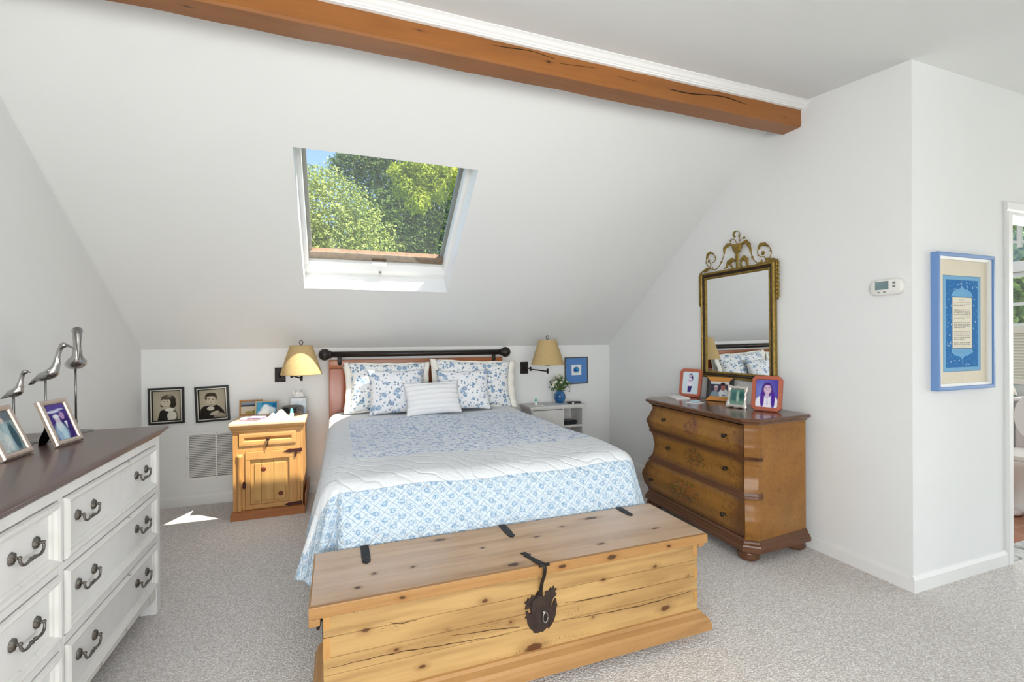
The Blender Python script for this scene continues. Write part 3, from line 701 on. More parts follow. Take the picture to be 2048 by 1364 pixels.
q = obj('quilt', bm, QUILT, bed)
md = q.modifiers.new('thick', 'SOLIDIFY'); md.thickness = .012; md.offset = -1
q['label'] = 'patchwork quilt with a floral centre, white border and blue trellis band'

# ------------------------------------------------------------------ pillows
def pillow_mesh(w, h, t, flange=0., n=26, ribs=0, puff=2.6, ear=.045, crease=.0):
    """returns bmesh; local X width, Z height (base z=0), front faces -Y"""
    bm = BM()
    def pt(u, v, side):
        k = max(0, 1-abs(u)**puff)**.55*max(0, 1-abs(v)**puff)**.55
        pin = 1-.055*(1-abs(u)**2)*abs(v)**6
        x = u*w/2*(1-.05*(1-v*v)*abs(u)**4+ear*abs(u*v)**3); z = v*h/2*(1-.06*(1-u*u)*abs(v)**4+ear*abs(u*v)**3)
        y = side*t/2*k+side*crease*k*(.5*math.sin(u*5+v*3)+.4*math.sin(u*9-v*7))
        return V((x, y, z+h/2))
    g = [-1+2*i/n for i in range(n+1)]; g = [math.sin(a*PI/2)*.35+a*.65 for a in g]
    for side, mt in ((-1, 0), (1, 0)):
        P = [[pt(u, v, side) for v in g] for u in g]; UVs = [[(u*w/2+5, v*h/2+5) for v in g] for u in g]
        if side > 0: P = P[::-1]; UVs = UVs[::-1]
        grid_surf(bm, P, mt, UVs)
    bmesh.ops.remove_doubles(bm, verts=bm.verts[:], dist=.0005)
    return bm
def flange_mesh(w, h, f, wave=.004, fz=.014):
    bm = BM(); n = 24; ring = []
    for a in range(n): ring.append((-1+2*a/n, -1))
    for a in range(n): ring.append((1, -1+2*a/n))
    for a in range(n): ring.append((1-2*a/n, 1))
    for a in range(n): ring.append((-1, 1-2*a/n))
    def e(u, v): return (u*w/2*(1-.05*(1-v*v)*abs(u)**4), v*h/2*(1-.06*(1-u*u)*abs(v)**4)+h/2)
    P = []
    for i, (u, v) in enumerate(ring+[ring[0]]):
        x, z = e(u, v); k = 1+.03
        ox, oz = x+(f*u if abs(u) == 1 else f*u*abs(u)**3), z+(fz*v if abs(v) == 1 else fz*v*abs(v)**3)
        P.append([V((x*.97, 0, (z-h/2)*.97+h/2)), V(((x+ox)/2, wave*math.sin(i*.9), (z+oz)/2)), V((ox, wave*2*math.sin(i*.9+.6), oz))])
    grid_surf(bm, P); bmesh.ops.remove_doubles(bm, verts=bm.verts[:], dist=.0003); return bm
FL1 = mat_floral('sham_floral', 'f0f2f2', 17., .9); FL2 = mat_floral('cushion_floral', 'f1f2f4', 18., .8, strength=.9)
IV = M('ivory_flange', 'f0ede4', .85, 0, .15, (60, .2), .04)
def pillow(name, label, pos, lean, yaw, w, h, t, mat, flange=0, roll=0, **kw):
    r = thing(name, label, 'pillow', pos, 0, 'pillows on the bed'); r.rotation_euler = (R(lean), R(roll), R(yaw))
    obj('cushion', pillow_mesh(w, h, t, **kw), mat, r)
    if flange: f = obj('flange', flange_mesh(w, h, flange), IV, r); f.modifiers.new('t', 'SOLIDIFY').thickness = .006; f['label'] = 'plain ivory border'
    return r
pillow('pillow', 'large floral blue pillow with an ivory border against the left half of the headboard', (.40, 4.03, .715), -14, 1, .62, .40, .17, FL1, .045, 1, crease=.006)
pillow('pillow', 'large floral blue pillow with an ivory border at the right end of the headboard', (1.14, 4.02, .715), -15, -2, .67, .405, .17, FL1, .06, 2.5, crease=.006)
pillow('pillow', 'plain ivory pillow mostly hidden behind the left floral pillow', (.38, 4.205, .72), -4, 0, .66, .36, .075, IV, 0, 0, crease=.004)
pillow('pillow', 'plain ivory pillow mostly hidden behind the right floral pillow', (1.14, 4.205, .72), -4, 0, .68, .36, .075, IV, 0, 0, crease=.004)
pillow('pillow', 'square floral cushion standing before the left large pillow', (.455, 3.86, .71), -20, 6, .44, .365, .16, FL2, 0, 1, crease=.008)
pillow('pillow', 'square floral cushion at the right, half covered by the white ribbed cushion', (1.01, 3.865, .71), -20, -4, .44, .345, .15, FL2, 0, 0, crease=.008)
def mat_rib():
    t = NT('ribbed_white', .9, 0, .1); t.base(lin('f2f2f3')); x, y, z = t.sep(t.coord())
    t.bump(t.ramp(t.math('PINGPONG', t.math('MULTIPLY', t.math('ADD', z, t.math('MULTIPLY', t.noise(t.coord(), 9, 2), .012)), 48.), 1.), .0, .55), .7, .008); return t.m
pillow('pillow', 'small white ribbed oblong cushion in front of all the others', (.725, 3.72, .708), -24, 2, .445, .275, .13, mat_rib(), 0, -1.5, crease=.006, ear=.03)

# ================================================================== PINE TRUNK AT THE FOOT OF THE BED
TR = thing('blanket_chest', 'long pine blanket chest with iron lock plate at the foot of the bed', 'chest', (.706, 1.82, 0))
def T(x, y, z): return V((x-.706, y-1.82, z))
def TK(l): return [(tuple(T(*p)), a, b) for p, a, b in l]
PF = wood('pine_front', 'c09c64', '7f5a2e', 0, .75, .42, 1.05, TK([((1.30, 1.65, .155), .035, .016), ((.69, 1.65, .128), .05, .022), ((.5, 1.65, .345), .02, .011), ((.18, 1.65, .24), .018, .01), ((1.0, 1.65, .33), .018, .009), ((.36, 1.65, .27), .014, .008), ((.6, 1.65, .245), .012, .01), ((1.25, 1.65, .34), .02, .01), ((.95, 1.65, .19), .012, .008), ((.27, 1.65, .16), .02, .01), ((1.42, 1.65, .27), .012, .008), ((.08, 1.65, .33), .02, .012)]), '5a3314', .2, 1.)
PLD = wood('pine_lid', 'cfad88', '8e6843', 0, .75, .42, .95, TK([((.12, 1.78, .45), .012, .01), ((.26, 1.78, .45), .012, .009), ((.06, 1.70, .45), .014, .01), ((.62, 1.66, .45), .03, .016), ((1.02, 1.70, .45), .02, .010), ((.95, 1.92, .45), .015, .01), ((.40, 1.98, .45), .03, .014), ((1.12, 1.96, .45), .05, .014), ((.55, 1.84, .45), .012, .008), ((1.33, 1.75, .45), .022, .007), ((.8, 1.86, .45), .016, .008)]), '4b3020', .2, .25, 0., ('d6c3b6', 1.3, .8))
PE = wood('pine_edge', 'a87e4c', '8e5e28', 0, .8, .42, .8, TK([((.2, 1.62, .43), .016, .009), ((1.02, 1.62, .43), .03, .012), ((1.3, 1.62, .43), .014, .008), ((.8, 1.62, .43), .02, .01)]), '4a2c12', .2)
PS = wood('pine_end_grain', 'b98a4d', '87602e', 1, 1., .5, .8)
PB = wood('pine_base', 'ae8350', '7e5830', 0, .8, .42, .75)
bm = BM()
for y0_, y1_ in ((1.62, 1.745), (1.746, 1.89), (1.891, 2.03)): bx(bm, T(-.087, y0_+.014 if y0_ < 1.63 else y0_, .412), T(1.504, y1_, .45), .002)
obj('lid', bm, PLD, TR)
bm = BM(); bx(bm, T(-.092, 1.618, .412), T(1.504, 1.634, .4505), .003); bx(bm, T(-.092, 1.634, .4115), T(-.087, 2.03, .4495), .001)
bx(bm, T(-.092, 1.618, .388), T(-.058, 2.03, .412), .003); bx(bm, T(1.474, 1.64, .388), T(1.504, 2.03, .412), .003); obj('lid_edge', bm, PE, TR)
bm = BM()
for a, b in ((.10, .205), (.206, .262), (.263, .33), (.331, .411)): bx(bm, T(-.05, 1.645, a), T(1.47, 1.667, b), .0015, 1)
obj('front_panel', bm, PF, TR)
for a, b, c in ((.10, .185, 0), (.26, .33, 0), (.36, .411, 0), (.15, .2, 1), (.255, .30, 1), (.345, .411, 1)):
    x0_, x1_ = ((-.0505, -.028) if c == 0 else (1.448, 1.4705)); bm = BM(); bx(bm, T(x0_, 1.6442, a), T(x1_, 1.65, b)); obj('dovetail', bm, PS, TR)
for x in (-.05, 1.45): bm = BM(); bx(bm, T(x, 1.667, .10), T(x+.02, 2.01, .411), .001); obj('side_panel', bm, PS, TR)
bm = BM(); bx(bm, T(-.03, 1.99, .10), T(1.45, 2.01, .411), .001); obj('back_panel', bm, PB, TR)
bm = BM(); bx(bm, T(-.03, 1.667, .10), T(1.45, 1.99, .12)); obj('bottom_board', bm, PB, TR)
pp = [(0, .045), (.040, .045), (.040, .070), (.034, .078), (.034, .084), (.028, .095), (.012, .106), (.006, .116), (0, .118)]
bm = BM(); loops = []
for o_, z in pp: loops.append([bm.verts.new(T(a, b, z)) for a, b in ((-.05-o_, 1.645-o_*1.25), (1.47+o_*.9, 1.645-o_*1.25), (1.47+o_*.9, 2.01), (-.05-o_, 2.01))])
for A, B in zip(loops, loops[1:]):
    for i in range(4): bm.faces.new((A[i], A[(i+1) % 4], B[(i+1) % 4], B[i]))
bm.faces.new(loops[0][::-1]); obj('plinth', bm, PB, TR)
for x in (.04, 1.40):
    for y in (1.69, 1.95):
        bm = BM(); lathe(bm, [(.03, 0), (.048, .008), (.055, .022), (.05, .038), (.04, .046)], T(x, y, 0), 20); obj('foot', bm, PB, TR)
for u in (.099, .70, 1.318):
    bm = BM(); y1 = {.099: 1.867, .70: 1.889, 1.318: 1.91}[u]
    pl = [(-.016, 2.03), (-.017, y1+.05), (-.012, y1+.03), (-.017, y1+.024), (-.010, y1+.02), (-.014, y1+.012), (0, y1), (.014, y1+.012), (.010, y1+.02), (.017, y1+.024), (.012, y1+.03), (.017, y1+.05), (.016, 2.03)]
    prism(bm, pl, lambda a, b, t: T(u+a, b, t), .4503, .4535); lathe(bm, [(.003, 0), (.003, .002), (.001, .003)], T(u, y1+.075, .4535), 8); obj('strap_hinge', bm, W['metal_dark'], TR)
hx = .718
bm = BM(); pl = [(-.040, .115), (-.018, .118), (-.012, .098), (-.004, .094), (-.014, .084), (.006, .03), (.016, .012), (.016, -.0), (-.006, -.0), (-.016, .02), (-.026, .07), (-.036, .09), (-.030, .098)]
prism(bm, pl, lambda a, b, t: T(hx-.004+a, 1.617+b, t), .4508, .4545); obj('hasp_plate', bm, W['metal_dark'], TR)
bm = BM(); sweep(bm, [T(hx-.016, 1.613, .452), T(hx+.026, 1.613, .452)], .006, 8)
sweep(bm, smooth_path([T(hx+.004, 1.609, .452), T(hx+.005, 1.606, .44), T(hx+.004, 1.612, .41), T(hx+.003, 1.63, .375), T(hx+.001, 1.637, .34), T(hx-.004, 1.637, .325)], 4), [(.009, .004)]*21, 8); obj('hasp', bm, W['metal_dark'], TR)
bm = BM()
for pts in ([(655, 1338), (720, 1322), (800, 1304), (870, 1293), (940, 1281), (1020, 1268)], [(900, 1272), (1000, 1258), (1040, 1254)], [(1125, 1240), (1210, 1226), (1290, 1209), (1345, 1193), (1398, 1178)], [(1130, 1206), (1200, 1194), (1290, 1174)], [(780, 1245), (800, 1247), (835, 1239)], [(1290, 1276), (1310, 1265), (1318, 1258)]):
    q_ = smooth_path([atY(u, v, 1.6447)-V((.706, 1.82, 0)) for u, v in pts], 5); n_ = len(q_)
    sweep(bm, [p+V((0, 0, .0012*math.sin(i*1.9))) for i, p in enumerate(q_)], [.0004+.0011*math.sin(PI*(i+.3)/n_)*(1+.5*math.sin(i*2.3)) for i in range(n_)], 5)
obj('crack', bm, M('open_crack_brown', '4a2e14', .9), TR)
# lock plate outline and flap
LK = M('lock_iron', '3a2d27', .55, .5, .5, (45, .4), .3)
op = [(-.018, .185), (-.010, .182), (0, .186), (.010, .182), (.018, .188), (.03, .196), (.034, .188), (.045, .2), (.058, .216), (.066, .24), (.069, .268), (.073, .272), (.07, .282), (.068, .298), (.062, .30), (.055, .288), (.052, .276), (.047, .274), (.049, .29), (.056, .304), (.066, .310), (.070, .318), (.063, .326), (.07, .338), (.060, .338), (.058, .35), (.049, .338), (.046, .348), (.036, .334), (.024, .336), (.02, .318), (.012, .306), (.004, .304), (.004, .312), (.012, .322), (.01, .338), (0, .344), (-.012, .338), (-.02, .325), (-.034, .33), (-.04, .316), (-.05, .324), (-.054, .312), (-.064, .308), (-.058, .298), (-.062, .282), (-.056, .280), (-.045, .284), (-.04, .272), (-.038, .262), (-.046, .262), (-.05, .274), (-.06, .272), (-.056, .258), (-.062, .25), (-.054, .246), (-.052, .225), (-.042, .205), (-.03, .195), (-.027, .186)]
bm = BM(); prism(bm, op, lambda a, b, t: T(hx+a, t, b), 1.6405, 1.6448); obj('lock_plate', bm, LK, TR)
bm = BM(); fp = [(-.03, .235), (.03, .24), (.036, .29), (.026, .315), (.01, .322), (-.002, .34), (-.014, .322), (-.03, .312), (-.036, .29)]
prism(bm, fp, lambda a, b, t: T(hx+a-.003, t, b), 1.6365, 1.6395); obj('lock_flap', bm, LK, TR)
bm = BM(); pts = [T(hx+.016+.010*math.cos(a), 1.632-.003, .243+.019*math.sin(a)) for a in np.linspace(0, 2*PI, 17)]; sweep(bm, pts, .0028, 8); ball(bm, T(hx+.012, 1.634, .262), .007); obj('pull_ring', bm, W['pewter'], TR)
bm = BM(); bx(bm, T(-.056, 1.75, .27), T(-.0505, 1.80, .36), .002); bx(bm, T(-.056, 1.87, .27), T(-.0505, 1.92, .36), .002)
sweep(bm, smooth_path([T(-.058, 1.775, .335), T(-.07, 1.79, .29), T(-.072, 1.835, .265), T(-.07, 1.88, .29), T(-.058, 1.895, .335)], 4), .006, 8); obj('side_handle', bm, W['metal_dark'], TR)

# ================================================================== PINE NIGHTSTAND (left of the bed)
NS = thing('nightstand', 'small orange pine nightstand left of the bed, lit by the sun', 'nightstand', (-.484, 4.1, 0))
def N(x, y, z): return V((x+.484, y-4.1, z))
NP = wood('pine_honey', 'c8985c', 'a05f22', 2, .9, .4, .7, [(tuple(N(-.60, 3.885, .56)), .03, .006)], '5e3312', .2)
NH = wood('pine_honey_rail', 'ca9c60', 'a26425', 0, .9, .4, .6); NT_ = wood('pine_top', 'dfc0a0', 'b98a58', 0, .9, .45, .4)
NB = wood('pine_plinth', 'a86a3a', '7d4722', 0, .9, .4, .6)
IR = M('reddish_iron', '4a2522', .5, .5, .5, (60, .3), .2)
bm = BM(); bx(bm, N(-.737, 3.858, .684), N(-.232, 4.352, .706), .005, 3); obj('top', bm, NT_, NS, 40)
bm = BM(); pr = [(0, .64), (.006, .642), (.006, .65), (.014, .662), (.018, .674), (.018, .684), (0, .684)]
loops = [[bm.verts.new(N(a, b, z)) for a, b in ((-.715-o_, 3.885-o_), (-.252+o_, 3.885-o_), (-.252+o_, 4.345), (-.715-o_, 4.345))] for o_, z in pr]
for A, B in zip(loops, loops[1:]):
    for i in range(4): bm.faces.new((A[i], A[(i+1) % 4], B[(i+1) % 4], B[i]))
obj('cornice', bm, NH, NS)
bm = BM()
bx(bm, N(-.715, 3.885, .05), N(-.70, 4.345, .66), .002); bx(bm, N(-.267, 3.885, .05), N(-.252, 4.345, .66), .002); bx(bm, N(-.70, 4.33, .05), N(-.267, 4.345, .66))
bx(bm, N(-.70, 3.886, .05), N(-.637, 3.91, .492), .001); bx(bm, N(-.70, 3.886, .492), N(-.68, 3.91, .66), .001); bx(bm, N(-.295, 3.886, .05), N(-.267, 3.91, .66), .001); bx(bm, N(-.68, 3.886, .625), N(-.295, 3.91, .66), .001); bx(bm, N(-.68, 3.886, .492), N(-.295, 3.91, .54), .001); bx(bm, N(-.70, 3.9, .05), N(-.267, 4.33, .07))
obj('body', bm, NP, NS)
bm = BM(); pr = [(0, .0), (.016, .0), (.016, .045), (.010, .052), (.010, .058), (.003, .064), (0, .066)]
loops = [[bm.verts.new(N(a, b, z)) for a, b in ((-.715-o_, 3.885-o_), (-.252+o_, 3.885-o_), (-.252+o_, 4.345), (-.715-o_, 4.345))] for o_, z in pr]
for A, B in zip(loops, loops[1:]):
    for i in range(4): bm.faces.new((A[i], A[(i+1) % 4], B[(i+1) % 4], B[i]))
bx(bm, N(-.24, 3.89, .05), N(-.232, 4.345, .15), .003); obj('plinth', bm, NB, NS)
bm = BM(); frame(bm, .377, .09, [(0, .012), (0, 0), (.014, -.001), (.030, .0), (.040, .012), (.040, .02)]); drw = obj('drawer', bm, NH, NS, None, N(-.485, 3.878, .537))
bm = BM(); bx(bm, (-.16, .011, .03), (.16, .016, .06)); obj('drawer_panel', bm, wood('pine_shaded_panel', 'b26f2c', '8a4d18', 0, .9, .4, .6), drw)  # shade of the recess put into a darker pine colour
bm = BM(); q = Matrix.Rotation(PI/2, 4, 'X'); q.translation = V((0, .012, .042)); lathe(bm, [(.006, 0), (.006, .012), (.012, .018), (.012, .026), (.006, .03)], (0, 0, 0), 14, 0, q); obj('knob', bm, IR, drw)
bm = BM(); sweep(bm, smooth_path([V((0, -.014, .035)), V((.002, -.016, .02)), V((-.004, -.015, .0)), V((-.012, -.012, -.02)), V((-.014, -.01, -.035))], 4), [.0035]*12+[.0025]*5, 6); obj('key_tassel', bm, IR, drw)
bm = BM(); x0d, x1d = -.165, .178
for a, b, c, d in ((x0d, x1d, .36, .418), (x0d, x1d, 0, .03), (x0d, x0d+.032, .03, .36), (x1d-.052, x1d-.0, .03, .36)): bx(bm, (a, -.002, c), (b, .016, d), .003)
bx(bm, (x1d-.0, .0, 0), (x1d+.025, .014, .418), .003); door = obj('cupboard_door', bm, NP, NS, None, N(-.47, 3.878, .072))
bm = BM()
for a, b in ((x0d+.033, -.063), (-.062, .02), (.021, x1d-.053)): bx(bm, (a, .010, .03), (b, .018, .36), .002)
bx(bm, (x0d+.06, .003, .055), (-.063, .012, .33), .008, 2); bx(bm, (-.062, .003, .055), (.02, .012, .33), .008, 2); bx(bm, (.021, .003, .055), (x1d-.075, .012, .33), .008, 2); obj('door_panel', bm, wood('pine_door_panel', 'cb9f60', '98632a', 2, .7, .4, .9), door)
for x, z in ((-.046, .285), (.068, .096)):
    bm = BM(); q = Matrix.Rotation(PI/2, 4, 'X'); q.translation = V((x, .004, z)); lathe(bm, [(.017, 0), (.017, .002), (.012, .0035), (.001, .0035)], (0, 0, 0), 20, 0, q); obj('round_knot', bm, M('knot_wood', '6a2f14', .5, 0, .5, (140, .2), .4), door)
for z in (.395, -.003):
    bm = BM(); pl = [(.215, z), (.215, z+.028), (.15, z+.024), (.128, z+.026), (.10, z+.016), (.09, z+.012), (.10, z+.008), (.128, z-.0), (.15, z+.002)]
    prism(bm, pl, lambda a, b, t: V((a, t, b)), -.0065, -.002)
    if z > .1: prism(bm, [(.165, z+.012), (.18, z+.012), (.176, z-.03), (.166, z-.036)], lambda a, b, t: V((a, t, b)), -.0105, -.0068)
    for xx in (.2, .16, .12): ball(bm, (xx, -.0065, z+.013), .0035)
    obj('hinge', bm, IR, door)
bm = BM(); bx(bm, (-.182, -.008, .16), (-.162, -.002, .20), .002); ball(bm, (-.172, -.014, .20), .009); bx(bm, (-.176, -.014, .15), (-.168, -.007, .185), .002); obj('latch', bm, IR, door)
bm = BM(); lathe(bm, [(.02, .0), (.022, .01), (.017, .02), (.017, .38), (.021, .39), (.021, .402), (.012, .41)], N(-.672, 3.887, .066), 18); obj('pilaster', bm, NP, NS)

# ---- things on the nightstand
ZN = .706
def sit(u, v, z): p = atZ(u, v, z); return p
fr = thing('photo_frame', 'small wood framed seascape photo at the back left of the pine nightstand', 'photo frame', (-.655, 4.27, ZN+.003), R(4), 'framed photos on the nightstand')
fr.rotation_euler = (R(-12), 0, R(4)); WF = wood('thin_oak', 'b98345', '8a5a28', 0, 1.5, .4, .5)
bm = BM(); frame(bm, .165, .12, [(0, .012), (0, 0), (.008, -.002), (.011, .003), (.011, .012)]); bx(bm, (-.08, .006, .002), (.08, .011, .118)); obj('frame', bm, WF, fr)
c = Canvas(.145, .1, 30, '6f7d8c'); c.rect(0, .55, 1, .75, '3e4c5c'); c.rect(0, 0, 1, .55, 'cfc4b4'); c.rect(0, .75, 1, 1, '8d949c'); c.ell(.4, .1, .2, .08, 'a89a55', .5); c.ell(.75, .15, .2, .1, '7d8a4a', .5); c.build('print', fr, None, .01, .0045)
fr = thing('photo_frame', 'photo of white surf on a blue sea, front one on the pine nightstand', 'photo frame', (-.535, 4.19, ZN+.0032), R(-3), 'framed photos on the nightstand')
fr.rotation_euler = (R(-14), 0, R(-3))
bm = BM(); frame(bm, .165, .115, [(0, .012), (0, 0), (.006, -.002), (.009, .003), (.009, .012)]); bx(bm, (-.08, .006, .002), (.08, .011, .113)); obj('frame', bm, M('driftwood_frame', 'bda98c', .5), fr)
c = Canvas(.149, .099, 40, '2f7fae'); c.rect(0, 0, .25, 1, '5aa6c8', .6); c.ell(.5, .35, .25, .22, 'eef4f5', .7); c.ell(.45, .6, .13, .13, 'dceaf0', .7); c.ell(.75, .3, .18, .17, 'cfdfe2', .6); c.ell(.35, .1, .25, .14, 'f4f8f8', .6); c.ell(.85, .7, .08, .1, '1d5f94', .6); c.noise(.2); c.build('print', fr, None, .008, .0045)
bm = BM()
n = 20; P = []
for i in range(n+1):
    P.append([])
    for j in range(n+1):
        a, b = i/n*2-1, j/n*2-1; rr = math.hypot(a, b); hgt = max(0, 1-rr**1.5)**.7
        z = .045*hgt*(1+.4*math.sin(a*6+b*3)+.3*math.sin(b*9-a*4))+.004*max(0, 1-rr); P[-1].append(V((a*.085*(1+.15*math.sin(b*5)), b*.055*(1+.15*math.sin(a*6)), max(.0005, z))))
grid_surf(bm, P); s = obj('crumpled_tissue', bm, M('tissue_white', 'f7f7f7', .95), None, None, (-.42, 4.0, ZN)); s.modifiers.new('t', 'SOLIDIFY').thickness = .001; tag(s, 'crumpled white tissue in the middle of the pine nightstand', 'tissue')
s = thing('eyeglass_case', 'lavender cloth pouch lying at the left of the pine nightstand', 'pouch', (-.60, 4.0, ZN), R(-18))
bm = BM(); bx(bm, (-.08, -.045, 0), (.08, .045, .02), .009, 3); obj('pouch', bm, M('lavender_cloth', 'b9aecb', .85, 0, .2, (60, .3), .1), s)
bm = BM(); bx(bm, (-.02, -.05, .02), (.085, .03, .026), .003); obj('flap', bm, M('dusty_mauve_cloth', 'a79cb5', .85), s)
bm = BM(); bx(bm, (-.045, -.02, 0), (.045, .02, .005), .002); s = obj('paper_packet', bm, M('cream_paper', 'efe9df', .8), None, None, (-.515, 3.93, ZN), (0, 0, R(28))); tag(s, 'small cream paper packet at the front edge of the pine nightstand', 'packet')
s = thing('clock_radio', 'rounded dark grey clock radio at the right of the pine nightstand', 'clock radio', (-.345, 4.16, ZN), R(-2))
bm = BM(); pl = [(-.08, .012), (-.072, 0), (.072, 0), (.08, .012), (.08, .055), (.068, .07), (.03, .076), (-.03, .076), (-.066, .068), (-.08, .05)]
prism(bm, pl, lambda a, b, t: V((a, t, b)), -.035, .035); obj('case', bm, M('charcoal_plastic', '3a3634', .35), s, 40)
bm = BM(); pl = [(-.07, .022), (.07, .022), (.072, .05), (.06, .064), (-.06, .062), (-.072, .048)]; prism(bm, pl, lambda a, b, t: V((a, t, b)), -.0375, -.035); obj('display', bm, M('dark_glass_display', '161a22', .08, 0, .6), s)
bm = BM(); bx(bm, (-.07, -.045, 0), (.07, -.034, .018), .004); obj('base_strip', bm, M('bronze_plastic', '7a5c48', .35), s)
s = thing('tissue_box', 'pale blue square tissue box behind the clock radio', 'tissue box', (-.305, 4.265, ZN), R(2))
bm = BM(); bx(bm, (-.057, -.057, 0), (.057, .057, .125), .003); t = NT('tissue_box_print', .6); v = t.coord(); t.base(t.mix(t.ramp(t.noise(v, 11, 4), .4, .7), lin('e4ebf1'), lin('8fb3d6'))); obj('box', bm, t.m, s)
bm = BM(); bx(bm, (-.035, -.018, .124), (.035, .018, .1262)); obj('slot', bm, W['black'], s)
bm = BM(); P = [[V((-.035+.07*i/8+.01*math.sin(j*.8)*(j/8), .01*math.sin(i*1.7)*(j/8)+.006*math.cos(i), .122+.075*(j/8)*(1-.45*abs(math.sin(i*.8+.5))))) for j in range(9)] for i in range(9)]
grid_surf(bm, P); obj('tissue', bm, M('tissue_soft', 'f6f3f0', .95), s)
def dropper(label, loc, k):
    s = thing('eye_drop_bottle', label, 'bottle', loc, 0, 'eye drop bottles')
    bm = BM(); lathe(bm, [(.011*k, 0), (.0125*k, .003*k), (.0125*k, .03*k), (.007*k, .036*k)], (0, 0, 0), 16); obj('bottle', bm, W['white'], s)
    bm = BM(); lathe(bm, [(.010*k, .0355*k), (.010*k, .045*k), (.006*k, .058*k), (.003*k, .064*k)], (0, 0, 0), 16); obj('cap', bm, M('turquoise_cap', '63c4c9', .35), s); return s
dropper('white eye drop bottle with turquoise cap on the pine nightstand', (-.335, 4.0, ZN), 1.15)

# ================================================================== FLOOR GRILLE in the knee wall
G = thing('air_return_grille', 'white louvred air grille low on the back wall behind the pine nightstand', 'vent', (-.92, D, .19))
bm = BM(); w_, h_ = .42, .388
for a, b, c, d in ((-.21, .21, 0, .028), (-.21, .21, h_-.022, h_), (-.21, -.185, .028, h_-.022), (.185, .21, .028, h_-.022), (-.006, .006, .028, h_-.022)): bx(bm, (a, -.010, c), (b, -.0005, d), .002)
obj('face_frame', bm, W['trim'], G)
bm = BM()
for k in range(24):
    z = .034+k*.01395
    for a, b in ((-.185, -.006), (.006, .185)): prism(bm, [(-.008, z), (-.007, z-.001), (-.001, z+.008), (-.002, z+.009)], lambda p, q_, t: V((t, p, q_)), a, b)
obj('louvres', bm, M('vent_enamel', 'dedcd8', .5), G)
bm = BM(); bx(bm, (-.186, -.0012, .026), (.186, -.0004, h_-.02)); obj('duct_shade_sheet', bm, M('duct_shadow_grey', '4c4844', .9), G)  # dark sheet standing in for the shade behind the louvres
for z in (.013, h_-.011, .19):
    for x in ((0,) if z != .19 else (-.198,)): bm = BM(); ball(bm, (x, -.010, z), .004); obj('screw', bm, W['pewter'], G)

# ================================================================== WHITE DRESSER (left)
def mat_distressed(name, c, streak):
    t = NT(name, .5, 0, .3); v = t.coord()
    n = t.noise(t.coord('Object', (30, 2.2, 30)), 1., 5, .65); n2 = t.noise(t.coord('Object', (40, 40, 2.4)), 1., 5, .65); sp = t.noise(v, 3.2, 3)
    m = t.math('MULTIPLY', t.ramp(n2, .60, .66, 0, streak), t.ramp(sp, .45, .6))
    m2 = t.math('MULTIPLY', t.ramp(n, .66, .70, 0, streak*.6), t.ramp(sp, .5, .62))
    col = t.mix(t.ramp(t.noise(v, 8, 4), .35, .7, 0, .3), lin(c), lin('dbd9d3'))
    col = t.mix(m, col, lin('7d7264')); col = t.mix(m2, col, lin('8b8071')); t.base(col); t.bump(n2, .1, .002); return t.m
DW = mat_distressed('chalk_white_paint', 'f3f2f0', .22); DM = mat_distressed('distressed_white_moulding', 'efede8', .95)
DT = wood('dark_walnut_top', '66504a', '50403b', 1, .7, .33, .5, coat=.25)
DR = thing('dresser', 'long distressed white dresser with dark brown top along the left wall', 'dresser', (-1.07, 1.87, 0))
DX, DY0, DY1 = -.815, 1.0, 2.74
def Q(x, y, z): return V((x+1.07, y-1.87, z))
bm = BM(); pr = [(-.01, .845), (.0, .846), (.003, .852), (.012, .858), (.014, .864), (.024, .868), (.028, .874), (.026, .881), (.018, .885), (-.02, .885)]
loops = [[bm.verts.new(Q(a, b, z)) for a, b in ((DX+o_, DY0-o_), (DX+o_, DY1+.018+o_), (-1.335, DY1+.018+o_), (-1.335, DY0-o_))] for o_, z in pr]
for A, B in zip(loops, loops[1:]):
    for i in range(4): bm.faces.new((A[i], A[(i+1) % 4], B[(i+1) % 4], B[i]))
bm.faces.new(loops[0][::-1]); bm.faces.new(loops[-1]); obj('top', bm, DT, DR)
bm = BM()
bx(bm, Q(-1.32, DY0+.005, .10), Q(-1.305, DY1-.005, .845)); bx(bm, Q(-1.32, DY0, .10), Q(DX-.02, DY0+.02, .845)); bx(bm, Q(-1.32, DY1-.02, .10), Q(DX-.02, DY1, .845)); bx(bm, Q(-1.305, DY0+.02, .10), Q(DX-.02, DY1-.02, .125))
YM = (DY0+DY1)/2
for a, b, c, d in ((DY0, DY0+.05, 0, .845), (DY1-.05, DY1, 0, .845), (YM-.012, YM+.012, .12, .812), (DY0+.05, DY1-.05, .812, .845), (DY0+.05, YM-.012, .582, .606), (YM+.012, DY1-.05, .582, .606), (DY0+.05, YM-.012, .345, .372), (YM+.012, DY1-.05, .345, .372)):
    bx(bm, Q(DX-.03, a, c), Q(DX, b, d), .0015, 1)
obj('carcass', bm, DW, DR)
bm = BM(); pl = [(DY0+.05, .14), (DY0+.05, .075), (DY0+.12, .08), (DY0+.22, .105), (YM, .115), (DY1-.22, .105), (DY1-.12, .08), (DY1-.05, .075), (DY1-.05, .14)]
prism(bm, pl, lambda a, b, t: Q(t, a, b), DX-.028, DX-.004); obj('apron', bm, DM, DR)
for y in (DY0+.025, DY1-.025):
    for x in (DX-.04, -1.29): bm = BM(); bx(bm, Q(x-.028, y-.024, 0), Q(x+.028 if x < -1 else DX-.001, y+.024, .102), .004); obj('foot', bm, DW, DR)
